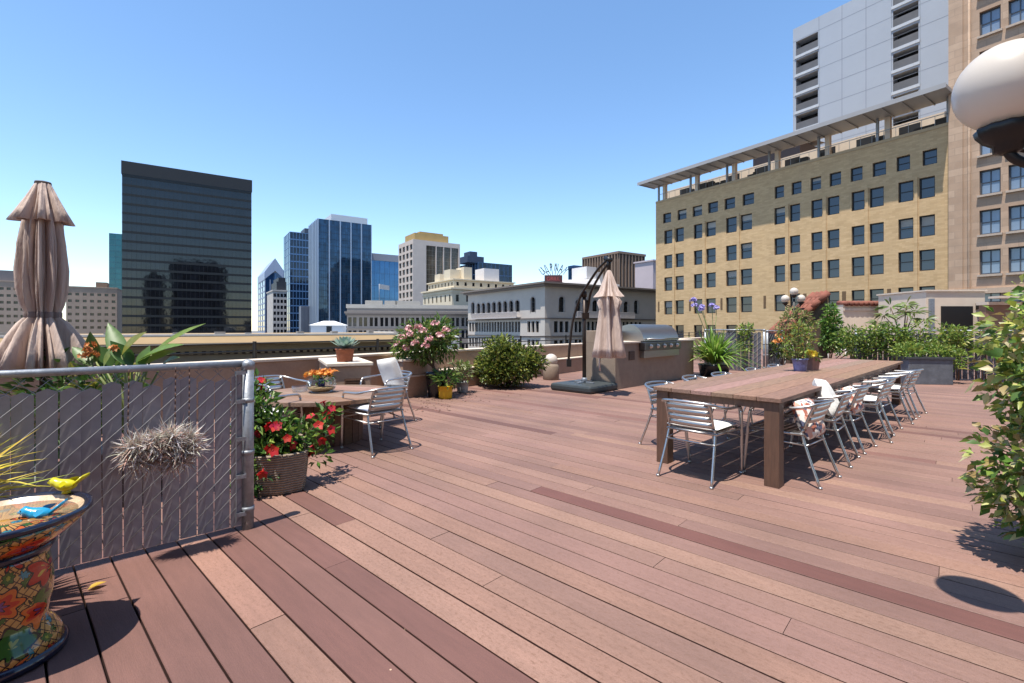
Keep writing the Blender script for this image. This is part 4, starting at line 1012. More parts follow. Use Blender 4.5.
# ------------------------------------------------------------------ aluminium chairs
def arc(pts,n=6):
    """Catmull-Rom through the points"""
    p=[Vector(q) for q in pts]; p=[p[0]*2-p[1]]+p+[p[-1]*2-p[-2]]; out=[]
    for i in range(1,len(p)-2):
        for k in range(n):
            t=k/n; a,b,c,d=p[i-1],p[i],p[i+1],p[i+2]
            out.append(.5*((2*b)+(c-a)*t+(2*a-5*b+4*c-d)*t*t+(3*b-a-3*c+d)*t**3))
    out.append(p[-2]); return out
CHG='aluminium armchairs around the long table'
def make_chair(label,group):
    t=thing('aluminium_chair',label,'chair',(0,0,0),0,group); A=M['alu']
    for s in (-1,1):
        b=MB(); b.tube(arc([(s*.25,.29,0),(s*.262,.262,.25),(s*.272,.235,.5),(s*.277,.215,.6)],4),.0125,8); b.lathe([(.016,0),(.016,.02)],8,(s*.25,.29,0)); b.build('leg',A,t)
        b=MB(); b.tube(arc([(s*.245,-.34,0),(s*.225,-.25,.24),(s*.212,-.19,.43),(s*.206,-.2,.47)],4),.0125,8); b.lathe([(.016,0),(.016,.02)],8,(s*.245,-.34,0)); b.build('leg',A,t)
    b=MB(); b.tube(arc([(-.277,.215,.6),(-.281,.185,.632),(-.285,.10,.643),(-.285,-.08,.652),(-.262,-.22,.675),(-.18,-.305,.70),(0,-.335,.708),(.18,-.305,.70),(.262,-.22,.675),(.285,-.08,.652),(.285,.10,.643),(.281,.185,.632),(.277,.215,.6)],5),.0125,8); b.build('armrest',A,t)
    for s in (-1,1):
        b=MB(); b.tube(arc([(s*.206,-.2,.47),(s*.203,-.245,.6),(s*.198,-.292,.70)],3),.011,8); b.build('back_post',A,t)
    b=MB()
    for k,z in enumerate((.50,.555,.61,.662)):
        y=-.213-(z-.5)*.4; n=8; hs=.0245
        vs=[]
        for q in range(n+1):
            x=-.2+.4*q/n; yy=y-.02*(1-(x/.2)**2)
            vs+=[(x,yy-.0015,z-hs),(x,yy-.0015-.008,z+hs),(x,yy+.003,z-hs),(x,yy+.003-.008,z+hs)]
        fs=[]
        for q in range(n):
            a=q*4; fs+=[(a,a+4,a+5,a+1),(a+2,a+3,a+7,a+6),(a+1,a+5,a+7,a+3),(a,a+2,a+6,a+4)]
        fs+=[(0,1,3,2),(n*4,n*4+2,n*4+3,n*4+1)]
        b.add(vs,fs,True)
    b.build('backrest',A,t)
    b=MB()
    for k in range(8):
        y=-.185+k*.056; b.box(-.22,.22,y,y+.045,.434,.442)
    b.build('seat',A,t)
    b=MB(); b.tube([(-.225,-.2,.428),(.225,-.2,.428),(.262,.25,.428),(-.262,.25,.428)],.011,6,closed=True); b.build('seat_frame',A,t)
    b=MB(); b.tube([(-.218,-.228,.34),(.218,-.228,.34)],.008,6); b.tube([(-.258,.268,.36),(.258,.268,.36)],.008,6)
    for s in (-1,1): b.tube([(s*.218,-.228,.34),(s*.258,.268,.36)],.008,6)
    b.build('stretcher',A,t)
    return t
chair0=make_chair('aluminium armchair at the near end of the long table, its back to the viewer',CHG)
used=[False]
def chair(pos,f,label,group):
    rz=face_rz(f)
    if not used[0]: used[0]=True; chair0.location=pos; chair0.rotation_euler=(0,0,rz); chair0['label']=label; chair0['group']=group; return chair0
    return dup(chair0,pos,rz,label,group)

# long dining table
TF=Vector((2.239,3.947,0)); te=Vector((.724,.690,0)).normalized(); tw=Vector((-te.y,te.x,0)); TL,TWD=6.5,1.18
def tp(s,w_,z=0): return TF+te*s+tw*w_+Vector((0,0,z))
t=thing('dining_table','long heavy timber dining table with a plank top and square legs','table',tp(TL/2,TWD/2),math.atan2(te.y,te.x)-R(90))
# local: +y along table, +x = -tw
b=MB(); hl_,hw=TL/2,TWD/2; npl=6
for k in range(npl):
    x0=-hw+2*hw*k/npl+.002; x1=-hw+2*hw*(k+1)/npl-.002
    cut=[-hl_]+sorted(rnd.uniform(-1.8,1.8) for _ in range(1))+[hl_] if k%2 else [-hl_,hl_]
    for i in range(len(cut)-1): b.box(x0,x1,cut[i]+.001,cut[i+1]-.001,.722,.76,col=jit(lin((138,108,92)),.16))
b.build('tabletop',M['tablewood'],t,bev=.004)
b=MB(); i_=.05
b.box(-hw+i_,hw-i_,-hl_+i_,-hl_+i_+.035,.655,.7195); b.box(-hw+i_,hw-i_,hl_-i_-.035,hl_-i_,.655,.7195); b.box(-hw+i_,-hw+i_+.035,-hl_+i_+.036,hl_-i_-.036,.655,.7195); b.box(hw-i_-.035,hw-i_,-hl_+i_+.036,hl_-i_-.036,.655,.7195)
for k in range(5): y=-2.4+k*1.2; b.box(-hw+i_+.036,hw-i_-.036,y-.03,y+.03,.665,.7195)
b.build('apron',M['legwood'],t)
for sx in (-1,1):
    for sy in (-1,1):
        b=MB(); cx=sx*(hw-.085); cy=sy*(hl_-.085); b.box(cx-.06,cx+.06,cy-.06,cy+.06,0,.7195); b.build('leg',M['legwood'],t,bev=.004)

# chairs at the long table
chair(Vector((1.745,4.385,0)),te,'aluminium armchair at the near end of the long table, back to the viewer',CHG)
rs=[(.50,.235,-4,'nearest aluminium armchair on the right side of the long table, holding a floral cushion'),(1.42,.24,3,'second aluminium armchair from the near corner on the table\'s right side, with a white cushion'),(2.12,.25,-2,'third aluminium armchair from the near corner on the table\'s right side'),(2.95,.33,5,'fourth aluminium armchair from the near corner on the table\'s right side'),(3.55,.30,-3,'fifth aluminium armchair from the near corner on the table\'s right side'),(4.55,.36,2,'second from last aluminium armchair on the table\'s right side, near the zinc planter'),(5.3,.38,-4,'farthest aluminium armchair on the table\'s right side, nearest the zinc planter')]
RC=[]
for s,of,rot,lb in rs:
    rear=tp(s,-of); f=Matrix.Rotation(R(rot),3,'Z')@tw; RC.append((chair(rear+f*.34,f,lb,CHG),f))
lsd=[(.78,.45,-6,'aluminium armchair at the near left corner of the table, closest to the grill'),(1.75,.52,4,'second aluminium armchair along the far left side of the table'),(2.5,.44,-3,'third aluminium armchair along the far left side of the table'),(3.6,.4,2,'fourth aluminium armchair along the far left side, mostly behind the table'),(4.7,.42,-3,'fifth aluminium armchair along the far left side, mostly behind the table')]
for s,of,rot,lb in lsd:
    f=Matrix.Rotation(R(rot),3,'Z')@(-tw); chair(tp(s,TWD+of)+f*.34,f,lb,CHG)
CH2='aluminium armchairs around the spool table'
fA=Vector((-.74,.67,0)); cA=Vector((-1.53,5.33,0)); chair(cA,fA,'aluminium armchair in front of the spool table with its slatted back showing',CH2)
cB=Vector((-1.80,6.78,0)); fB=Vector((-.62,-.80,0)).normalized(); chair(cB,fB,'aluminium armchair behind the spool table holding a white pillow',CH2)
cC=Vector((-3.0,6.15,0)); fC=Vector((.85,-.5,0)).normalized(); chair(cC,fC,'aluminium armchair left of the spool table against the parapet wall',CH2)
cD=Vector((-2.62,5.02,0)); fD=Vector((.35,.93,0)).normalized(); chair(cD,fD,'aluminium armchair left of the spool table behind the red flowers',CH2)

def pillow(name,label,cat,pos,rz,w_,h_,th,m,tilt=0,group=None,rx=0):
    o=MB(); n=14; vs=[]
    for sg in (1,-1):
        for i in range(n+1):
            for j in range(n+1):
                u=-1+2*i/n; v=-1+2*j/n; q=(max(0,(1-u**4)*(1-v**4)))**.5
                pin=1-.07*(1-abs(u))*abs(v)**3-0; pin2=1-.07*(1-abs(v))*abs(u)**3
                vs.append((u*w_/2*pin,v*h_/2*pin2,sg*th/2*q*(1+.06*math.sin(5*u+3*v))))
    fs=[]; N=(n+1)**2
    for i in range(n):
        for j in range(n):
            a=i*(n+1)+j; fs.append((a,a+n+1,a+n+2,a+1)); a+=N; fs.append((a,a+1,a+n+2,a+n+1))
    o.add(vs,fs,True); ob=o.build(name,m)
    ob.location=pos; ob.rotation_euler=(tilt,rx,rz); return tag(ob,label,cat,group)
def onseat(p,f,dz,back=0): return Vector((p[0]+f[0]*back,p[1]+f[1]*back,.443+dz))
pillow('seat_cushion','white square cushion on the armchair at the near end of the long table','cushion',onseat((1.745,4.385),te,.026,.02),face_rz(te),.46,.46,.055,M['white_cloth'])
pillow('seat_cushion','pale grey seat cushion on the armchair in front of the spool table','cushion',onseat(cA,fA,.03,.02),face_rz(fA),.46,.46,.06,M['grey_cloth'])
pillow('seat_cushion','pale grey seat cushion under the white pillow behind the spool table','cushion',onseat(cB,fB,.03,.02),face_rz(fB),.46,.46,.06,M['grey_cloth'])
pillow('seat_cushion','pale grey seat cushion on the armchair by the parapet wall','cushion',onseat(cC,fC,.03,.02),face_rz(fC),.46,.46,.06,M['grey_cloth'])
pillow('seat_cushion','white seat cushion on the armchair behind the red flowers','cushion',onseat(cD,fD,.03,.02),face_rz(fD),.46,.46,.06,M['white_cloth'])
pillow('throw_pillow','white square pillow standing on the chair behind the spool table','pillow',onseat(cB,fB,.27,-.08),face_rz(fB),.42,.42,.13,M['white_cloth'],R(72),rx=R(8))
ch,f=RC[0]; p=ch.location
pillow('throw_pillow','floral orange and white pillow against the back of the nearest right-side chair','pillow',onseat(p,f,.1,-.17),face_rz(f),.38,.34,.13,M['floral'],R(68))
ch,f=RC[1]; p=ch.location
pillow('throw_pillow','white pillow upright on the second chair along the table\'s right side','pillow',onseat(p,f,.19,-.1),face_rz(f),.4,.4,.14,M['white_cloth'],R(66),rx=R(6))
ch,f=RC[2]; p=ch.location
pillow('throw_pillow','floral pillow on the third chair along the table\'s right side','pillow',onseat(p,f,.1,-.17),face_rz(f),.36,.3,.12,M['floral'],R(68))
for k,lb in ((3,'white cushion on the fourth chair along the table\'s right side'),(5,'white cushion on the second from last chair along the table\'s right side')):
    ch,f=RC[k]; pillow('seat_cushion',lb,'cushion',onseat(ch.location,f,.03,.02),face_rz(f),.45,.45,.055,M['white_cloth'])

# pots on the long table
pa=Vector((ux(800,6.5),6.5,.761)); pb=Vector((ux(811.5,6.65),6.65,.761))
t=thing('table_planter','blue painted pot with a leggy green plant on the long table','potted plant',pa)
b=pot(MB(),.075,.095,.17,rim=.006); b.build('pot',mat('blue_floral_pot',lin((108,112,160)),.4,var=.6,scale=22),t)
b=MB(); b.lathe([(.09,.14),(.001,.15)],16,caps=False); b.build('soil',M['soil'],t)
tips=[(-.12,0,.42),(.02,.03,.52),(.1,0,.4),(-.05,-.05,.6),(.16,.05,.55),(-.17,.03,.3),(.0,-.1,.33)]
b=stems(MB(),(0,0,.12),tips,.008,.03); b.build('stems',M['bark'],t)
b=blobleaves(MB(),[(q,(.09,.09,.08)) for q in tips]+[((-.05,0,.24),(.13,.12,.08))],420,.06,.026,LIME+[(.3,.22,.06),(.14,.18,.05)],.6,.3); b.build('foliage',M['leaf'],t)
t=thing('table_planter','brown wooden box of yellow flowers beside the blue pot','potted plant',pb,R(20))
b=MB(); b.add([(-.06,-.06,0),(.06,-.06,0),(.06,.06,0),(-.06,.06,0),(-.075,-.075,.17),(.075,-.075,.17),(.075,.075,.17),(-.075,.075,.17)],[(0,3,2,1),(0,1,5,4),(1,2,6,5),(2,3,7,6),(3,0,4,7),(4,5,6,7)]); b.build('box',mat('pinkish_wood',lin((150,112,104)),.7,var=.25,scale=14),t)
b=MB()
for _ in range(12): flowerhead(b,(rnd.uniform(-.11,.13),rnd.uniform(-.08,.08),rnd.uniform(.2,.27)),.03,3,[(.8,.6,.04),(.85,.68,.12)],.045)
b.build('flowers',M['petal'],t)
b=blobleaves(MB(),[((0,0,.19),(.13,.1,.05))],60,.07,.03,LIME,.5,.2); b.build('foliage',M['leaf'],t)

# ------------------------------------------------------------------ grill counter
gc=G(615.3,390); gd=Vector((.70,.714,0)).normalized(); gr=math.atan2(gd.y,gd.x)
t=thing('grill_counter','tan stucco outdoor kitchen counter built around a steel grill','counter',gc,gr)
GL=4.0
b=MB(); b.box(0,GL,.0,.82,-.02,1.0); b.box(.0,GL,.5,.82,1.0,1.29); b.build('counter_body',M['counter'],t,bev=.01)
for x0_,x1_ in ((-.03,1.02),(2.86,GL+.03)):
    b=MB(); b.box(x0_,x1_,-.04,.497,1.003,1.045); b.build('countertop',M['stucco_cap'],t,bev=.006)
b=MB(); b.box(.55,.8,-.012,-.003,.62,.82)
for k in range(5): b.box(.56,.79,-.022,-.012,.635+k*.037,.655+k*.037)
b.build('vent',mat('brown_vent_cover',lin((96,74,62)),.7),t)
t2=thing('gas_grill','stainless steel grill with a rounded hood and a row of knobs','grill',gc+gd*1.05+Vector((0,0,.62)),gr)
gw=1.8
b=MB(); n=12; prof=[(.40,.43)]+[(.40-.5*math.sin(math.pi/2*k/n)**1.0,.43+.36*math.cos(math.pi/2*k/n)) if False else (.30-.40*math.sin(math.pi/2*k/n),.40+.42*math.cos(math.pi/2*k/n)) for k in range(n+1)]
prof=[(.47,.40),(.47,.78)]+[(.30-.40*math.sin(math.pi/2*k/n),.42+.40*math.cos(math.pi/2*k/n)) for k in range(n+1)]
m_=len(prof)
vs=[(0,y,z) for y,z in prof]+[(gw,y,z) for y,z in prof]
b.add(vs,[(i,i+m_,i+1+m_,i+1) for i in range(m_-1)],True); b.add([(0,y,z) for y,z in prof],[tuple(range(m_))]); b.add([(gw,y,z) for y,z in prof],[tuple(range(m_-1,-1,-1))])
hood=b.build('hood',M['steel'],t2)
b=MB(); b.box(-.03,gw+.03,-.16,.47,.20,.40); cpn=b.build('control_panel',mat('dark_steel_panel',(.16,.16,.16,1),.35,1,.1,4),t2,bev=.015)  # control panel in a darker steel than the hood
b=MB(); b.box(.0,gw,-.12,.0,.03,.197); b.build('front_panel',M['steel'],t2,bev=.006)
b=MB(); b.tube([(.12,-.16,.47),(gw-.12,-.16,.47)],.018,8); b.tube([(.14,-.16,.47),(.14,-.06,.47)],.012,6); b.tube([(gw-.14,-.16,.47),(gw-.14,-.06,.47)],.012,6); b.build('handle',M['alu'],hood)
for k in range(5):
    b=MB(); b.M=Matrix.Translation((.22+k*(gw-.44)/4,-.16,.3))@Matrix.Rotation(R(90),4,'X'); b.lathe([(.055,0),(.055,.012),(.04,.014),(.036,.05),(.001,.052)],16); b.build('knob',M['alu'],cpn)

# cantilever umbrella
ub=Vector((1.575,10.35,0)); t=thing('cantilever_umbrella','closed taupe cantilever umbrella on a bronze pole and square grey base by the grill','umbrella',ub,0)
b=MB(); Mx=Matrix.Rotation(R(46),4,'Z')
b.box(-.53,.53,-.53,.53,0,.16,M=Mx); b.build('base',M['charcoal'],t,bev=.05)
b=MB(); b.box(-.25,.25,-.03,.03,.161,.185,M=Mx); b.box(-.03,.03,-.25,.25,.162,.184,M=Mx); b.lathe([(.07,.16),(.06,.26),(.05,.27)],12); b.build('foot_plate',M['galv'],t)
cx_=Vector((.365,-.85,0))
b=MB(); b.tube([(0,0,.26),(0,0,2.1)],.042,10); b.lathe([(.06,2.02),(.06,2.14),(.02,2.16)],10); b.build('pole',M['bronze'],t)
hubz=2.62
def ap(s,z): return (cx_.x*s,cx_.y*s,z)
b=MB(); b.tube(arc([(-.33,.12,.62),(-.30,.1,1.0),(-.24,.08,1.5),(-.10,.0,2.0),ap(.2,2.32),ap(.6,2.58),ap(.95,2.72)],6),.028,8); b.build('arm',M['bronze'],t)
b=MB(); b.tube(arc([(0.0,0,1.62),(.07,-.02,1.75),ap(.28,2.1),ap(.6,2.4),ap(.92,2.62)],6),.026,8); b.box(-.05,.1,-.05,.05,1.55,1.68); b.build('brace',M['bronze'],t)
b=MB(); b.box(-.37,-.27,.08,.16,.5,.66); b.build('crank_handle',M['black'],t)
b=MB(); b.tube([ap(.86,2.76),ap(1.06,2.7)],.05,8); b.lathe([(.03,2.5),(.04,2.62),(.05,2.66),(.03,2.7)],10,ap(1,0)); b.build('hub',M['black'],t)
def folded(prof,amps,nf,c,n=72,ph=0,sq=1.0):
    m_=MB()
    def fn(a,i,z): return 1+amps[i]*(abs(math.sin(nf*a/2+ph+.35*math.sin(3*a)+.5*z))*1.5-.9)+amps[i]*.35*math.sin((nf*2+1)*a+2*z)+.05*math.sin(2*a+ph+2*z)
    m_.lathe(prof,n,c,fn,caps=False); return m_
b=folded([(.02,2.52),(.06,2.45),(.1,2.3),(.15,2.1),(.205,1.98),(.21,1.97)],[0,.16,.3,.42,.55,.55],7,ap(1,0),n=120); b.build('canopy_top',M['fabric'],t)
b=folded([(.10,2.1),(.14,1.98),(.185,1.88),(.15,1.72),(.175,1.5),(.2,1.2),(.225,.95),(.25,.76),(.235,.76)],[.2,.45,.6,.5,.45,.45,.45,.45,.45],7,ap(1,0),ph=.7,n=120); b.build('canopy',M['fabric'],t)
b=MB(); b.tube([(cx_.x-.2,cx_.y-.1,.8),(cx_.x-.21,cx_.y-.11,.62),(cx_.x-.2,cx_.y-.1,.5)],.018,6); b.build('strap',M['fabric'],t)
b=MB(); b.tube([ap(1,.85),ap(1,2.5)],.02,6); b.build('inner_pole',M['bronze'],t)

# globe bollard
t=thing('globe_bollard','white globe sitting on a squat round concrete base by the wall','bollard',G(551,379.5))
b=MB(); b.lathe([(.2,0),(.21,.02),(.21,.34),(.18,.4),(.12,.44)],24); b.build('base',M['counter'],t)
b=MB(); b.ball((0,0,.5),.175,24,14); b.build('globe',M['white_globe'],t)

# strappy plant with blue flowers
yp_=Vector((ux(714,13.4),13.4,0)); t=thing('agapanthus','big clump of strappy green leaves with tall lilac flower heads beside the counter','plant',yp_)
b=MB(); b.lathe([(.36,0),(.42,.3),(.42,.34),(.38,.34),(.001,.3)],20); b.build('planter',M['dark_pot'],t)
b=MB()
for _ in range(330):
    a=rnd.uniform(0,6.28); el=R(rnd.uniform(15,88)); q=rnd.uniform(0,.2)
    b.leaf((q*math.cos(a),q*math.sin(a),.32+rnd.uniform(0,.18)),(math.cos(a)*math.cos(el),math.sin(a)*math.cos(el),math.sin(el)),rnd.uniform(.9,1.45),.06,jit(rnd.choice([(.16,.30,.04),(.22,.36,.06),(.12,.22,.03),(.3,.4,.1)])),rnd.uniform(.25,.6),.2,5,up=(0,0,1))
b.build('leaves',M['leaf'],t)
b=MB(); flist=[]
for x,y,z in ((-.62,-.1,2.12),(-.5,.1,1.98),(-.34,0,1.93),(.12,.1,1.9),(-.1,-.1,1.97),(-.42,-.15,1.86)):
    b.tube([(0,0,.4),(x*.4,y*.5,1.2),(x,y,z)],.008,5); fl=MB(); flowerhead(fl,(x,y,z),.085,22,[(.35,.30,.62),(.45,.40,.72),(.28,.24,.55)],.05); flist.append(fl)
b.build('flower_stems',M['leaf'] if False else mat('green_stem',lin((110,130,70)),.6),t); [f_.build('flower_head',M['petal'],t) for f_ in flist]

# ------------------------------------------------------------------ chain-link fences with slats
def slat_fence(name,label,A,B,h,sw,gap,slm,wire=True,topz=None,wr=.0019,pitch=.1,post_r=.03,ends=(True,True),group=None):
    A=Vector(A);B=Vector(B);d=B-A;L_=d.length
    t=thing(name,label,'fence',A,math.atan2(d.y,d.x),group)       # local x along, -y towards the viewer
    b=MB(); n=int(L_/(sw+gap)); q=random.Random(5)
    for k in range(n):
        x=.04+k*(sw+gap); tz=h-.07+q.uniform(-.02,.02); tl_=q.uniform(-.004,.004); 
        poly=[(x,-.003),(x+sw*.5,-.007),(x+sw,-.003),(x+sw,.003),(x+sw*.5,.0),(x,.003)]
        m_=len(poly); dx=q.uniform(-.006,.006); 
        vs=[(p[0],p[1]+tl_,.035) for p in poly]+[(p[0]+dx,p[1]+tl_,tz-(0.02 if abs(p[0]-x-sw*.5)>.01 else 0)) for p in poly]
        b.add(vs,[tuple(range(m_-1,-1,-1)),tuple(range(m_,2*m_))]+[(i,(i+1)%m_,m_+(i+1)%m_,m_+i) for i in range(m_)])
    b.build('slats',slm,t)
    if wire:
        b=MB()
        H=h-.02
        k=-int(H/pitch)
        while k*pitch<L_:
            for fam,yo in ((1,-.0125),(-1,.012)):
                x0=k*pitch; z0=.03; x1=x0+(H-z0); z1=H
                p0=[x0,z0];p1=[x1,z1]
                if fam<0: p0=[x0,z1]; p1=[x1,z0]
                # clip to 0..L
                def cl(p,q2):
                    if p[0]<0: s=(0-p[0])/(q2[0]-p[0]); return [0,p[1]+(q2[1]-p[1])*s]
                    if p[0]>L_: s=(p[0]-L_)/(p[0]-q2[0]); return [L_,p[1]+(q2[1]-p[1])*s]
                    return p
                if x1<=0 or x0>=L_: continue
                a,c=cl(p0,p1),cl(p1,p0); b.tube([(a[0],yo,a[1]),(c[0],yo,c[1])],wr,4)
            k+=1
        # knuckled top edge
        x=.02
        while x<L_: b.tube([(x-.012,-.012,H-.012),(x,-.004,H+.012),(x+.012,.01,H-.012)],wr*1.1,4); x+=pitch
        b.build('wire_mesh',M['wire'],t)
    b=MB(); b.tube([(0,.0,h+.01),(L_,.0,h+.01)],.021,10); b.build('top_rail',M['galv'],t)
    for x,on in ((0,ends[0]),(L_,ends[1])):
        if not on: continue
        b=MB(); b.tube([(x,0,0),(x,0,h+.015)],post_r,14); b.lathe([(post_r*1.12,h-.03),(post_r*1.15,h+.015),(post_r*.6,h+.035),(.001,h+.04)],14,(x,0,0))
        for z in (.12,.5,.85): b.lathe([(post_r+.004,z),(post_r+.004,z+.03)],12,(x,0,0))
        b.build('post',M['galv'],t)
    return t,L_
fb=Vector((-1.784,3.206,0)); fdir=Vector((-.749,-.662,0)); fa=fb+fdir*2.6
FT_,FLn=slat_fence('slatted_fence','chain-link fence with grey privacy slats, hung with an air plant',fa,fb,1.1,.086,.005,M['slat'],wr=.0017,post_r=.038)
b=MB(); x=FLn
b.box(x-.075,x-.068,-.02,.004,.06,1.06)
for z in (.1,.35,.6,.85,1.04): b.box(x-.075,x+.0,-.034,-.028,z,z+.025)
b.build('tension_bar',M['galv'],FT_)
# second fence pieces at the far side of the deck
slat_fence('slatted_fence','grey slatted chain-link fence panel between the strappy plant and the lamp',(6.35,15.6,0),(7.75,14.6,0),1.28,.1,.015,M['slat_far'],wr=.004,pitch=.18,post_r=.035)
slat_fence('slatted_fence','short dark grey slatted fence panel beside the orange flowering shrub',(7.9,14.7,0),(8.75,15.4,0),1.25,.1,.015,M['slat_far'],wr=.004,pitch=.18,post_r=.035)
slat_fence('slatted_fence','long grey slatted chain-link fence overgrown with creeper behind the zinc planter',(9.85,13.6,0),(14.4,10.2,0),1.27,.1,.015,M['slat_far'],wr=.004,pitch=.18,post_r=.035)

# hanging air plant
hp=Vector((-2.06,2.80,.65)); t=thing('hanging_air_plant','spiky silver air plant hung by chains on the slatted fence','plant',hp)
b=MB(); q=random.Random(4)
for c_ in [(.17*rr_*math.cos(aa_),q.uniform(-.03,.07),.10*rr_*math.sin(aa_)-.01) for rr_,aa_ in [(q.random()**.5*1.0,q.uniform(0,6.28)) for _ in range(70)]]:
    cc=Vector((c_[0]*fdir.x*-1+c_[1]*.6,c_[0]*fdir.y*-1-c_[1]*.7,c_[2]))
    for _ in range(46):
        d=Vector((q.gauss(0,1),q.gauss(0,1),q.gauss(0,.9)+.1)).normalized()
        if d.dot(Vector((.66,-.75,0)))<-.35: d=-d
        L_=q.uniform(.05,.12); b.leaf(cc,d,L_,.006,jit(q.choice([(.58,.54,.49),(.48,.44,.41),(.66,.61,.56),(.42,.27,.22)]),.15),q.uniform(-.25,.35),.15,3)
b.build('leaves',mat('silver_leaf',(.4,.4,.4,1),.7,attr=True,var=.1,trans=.15),t)
b=MB()
for s in (-.16,.06,.13):
    p0=Vector((-fdir.x*s,-fdir.y*s,.05)); p1=p0+Vector((-.02,.035,.0)); p1.z=.47
    n=11
    for k in range(n):
        a=p0.lerp(p1,k/n); c=p0.lerp(p1,(k+.8)/n); b.tube([a,c],.0035,5)
b.build('chain',mat('rusty_chain',lin((96,70,60)),.7,.4,var=.3,scale=40),t)

# ------------------------------------------------------------------ talavera bird bath
bb=Vector((-2.08,1.93,0)); t=thing('bird_bath','painted ceramic bird bath with bright folk pattern and a wide rim','bird bath',bb)
b=MB(); b.lathe([(.205,.006),(.207,.03),(.195,.045)],40); b.lathe([(.19,.0),(.205,.006)],40); b.build('foot_band',M['cobalt'],t)
b=MB(); b.lathe([(.194,.046),(.185,.08),(.155,.125),(.14,.15),(.146,.19),(.158,.25),(.160,.31),(.152,.37),(.146,.41),(.155,.425)],48); b.build('pedestal',M['talavera'],t)
b=MB(); b.lathe([(.156,.426),(.165,.445),(.162,.46)],48); b.build('neck_band',M['cobalt'],t)
b=MB(); b.lathe([(.162,.461),(.20,.49),(.245,.53),(.272,.565)],48); b.build('bowl',M['talavera'],t)
b=MB(); b.lathe([(.272,.5655),(.285,.575),(.285,.592),(.270,.594),(.255,.585)],48,caps=False); b.build('rim',M['cobalt'],t)
b=MB(); b.lathe([(.256,.584),(.22,.55),(.15,.525),(.001,.52)],48,caps=False); b.build('basin',M['basin'],t)
def bird(label,pos,rz,m,wing):
    t=thing('ceramic_bird',label,'figurine',pos,rz); t.scale=(.8,1.0,.95)
    b=MB(); prof=[]
    pts=[(-.05,0,.035),(-.03,0,.036),(0,0,.036),(.03,0,.042),(.05,0,.052),(.066,0,.056),(.08,0,.054),(.095,0,.051)]
    b.tube(pts,[.008,.022,.03,.026,.02,.022,.012,.002],12); b.build('body',m,t)
    b=MB(); b.add([(-.03,-.012,.04),(-.03,.012,.04),(-.1,.024,.088),(-.1,-.024,.088),(-.03,-.012,.024),(-.03,.012,.024),(-.1,.024,.074),(-.1,-.024,.074)],[(0,1,2,3),(7,6,5,4),(0,3,7,4),(1,5,6,2),(2,6,7,3),(0,4,5,1)],True); b.build('tail',m,t)
    b=MB()
    for s in (-1,1): b.leaf((.02,s*.024,.045),(-.9,s*.35,.25),.07,.03,None,0,.1,3,up=(0,s*1.,.5))
    b.build('wings',m,t)
    b=MB()
    for s in (-1,1): b.ball((.07,s*.016,.062),.004,8,6)
    b.build('eyes',M['black'],t)
    b=MB(); b.lathe([(.02,0),(.016,.012),(.012,.018)],12); b.build('stand',m,t)
    return t
bird('yellow ceramic bird perched on the far rim of the bird bath',(-2.05,2.185,.592),R(190),M['yellow_bird'],1)
bird('turquoise ceramic bird perched in the bird bath basin',(-1.975,1.99,.536),R(200),M['blue_bird'],1)
# yellow leaf on the deck
lf=MB(); lf.leaf((0,0,.004),(1,.2,.02),.075,.045,lin((206,168,60)),.05,.5,4,up=(0,0,1))
o=lf.build('fallen_leaf',M['petal']); o.location=G(88,591)+Vector((0,0,.003)); o.rotation_euler=(0,R(-12),R(35)); tag(o,'single yellow fallen leaf on the deck near the fence','leaf')
# variegated leaves reaching in from the left edge
gp_=Vector((-2.64,2.16,0)); t=thing('yellow_grass','yellow striped strappy plant beside the bird bath at the photo\'s left edge','plant',gp_)
b=pot(MB(),.12,.17,.52); b.build('pot',M['terracotta'],t)
b=MB(); b.lathe([(.16,.47),(.001,.485)],16,caps=False); b.build('soil',M['soil'],t)
b=MB()
for _ in range(110):
    a=rnd.uniform(-1.5,1.5); el=R(rnd.uniform(8,85)); b.leaf((rnd.uniform(-.03,.06),rnd.uniform(-.04,.04),.5+rnd.uniform(0,.12)),(math.cos(a)*math.cos(el),math.sin(a)*math.cos(el)*.6,math.sin(el)),rnd.uniform(.3,.5),.03,jit(rnd.choice([(.62,.50,.04),(.55,.48,.08),(.7,.58,.12),(.3,.35,.06)])),rnd.uniform(.05,.35),.2,5,up=(0,0,1))
b.build('leaves',M['leaf'],t)

# red flowers in a wicker basket
bk_=Vector((ux(281,4.0),4.0,0)); t=thing('basket_planter','grey wicker basket overflowing with red trumpet flowers beside the fence post','planter',bk_,R(25))
b=MB()
def sqf(a,i,z): return 1/max(abs(math.cos(a)),abs(math.sin(a)))**.4*(1+.03*abs(math.cos(13*a)))
b.lathe([(.18,0),(.185,.02),(.2,.16),(.212,.3),(.222,.33),(.207,.335),(.197,.3),(.001,.27)],104,fn=sqf); b.build('basket',M['wicker'],t)
b=MB(); b.tube(arc([(.18,-.05,.32),(.17,-.04,.42),(.08,0,.47),(-.05,.04,.43),(-.12,.06,.33)],5),.011,6); b.build('handle',M['wicker'],t)
b=MB(); fol=[((-.08,.02,.45),(.22,.2,.22)),((-.16,.0,.65),(.14,.16,.2)),((.08,0,.42),(.2,.2,.14)),((.3,.12,.42),(.16,.12,.16)),((-.12,-.12,.3),(.16,.12,.2)),((-.22,-.1,.14),(.14,.12,.2)),((-.2,.1,.8),(.1,.12,.14)),((-.24,.05,.45),(.12,.16,.25)),((.3,.0,.25),(.08,.08,.1)),((.38,.3,.55),(.08,.1,.1))]
blobleaves(b,fol,1700,.075,.034,[(.06,.14,.025),(.10,.2,.035),(.2,.3,.05),(.04,.09,.02)],.5,.2,.3); b.build('foliage',M['leaf'],t)
b=MB()
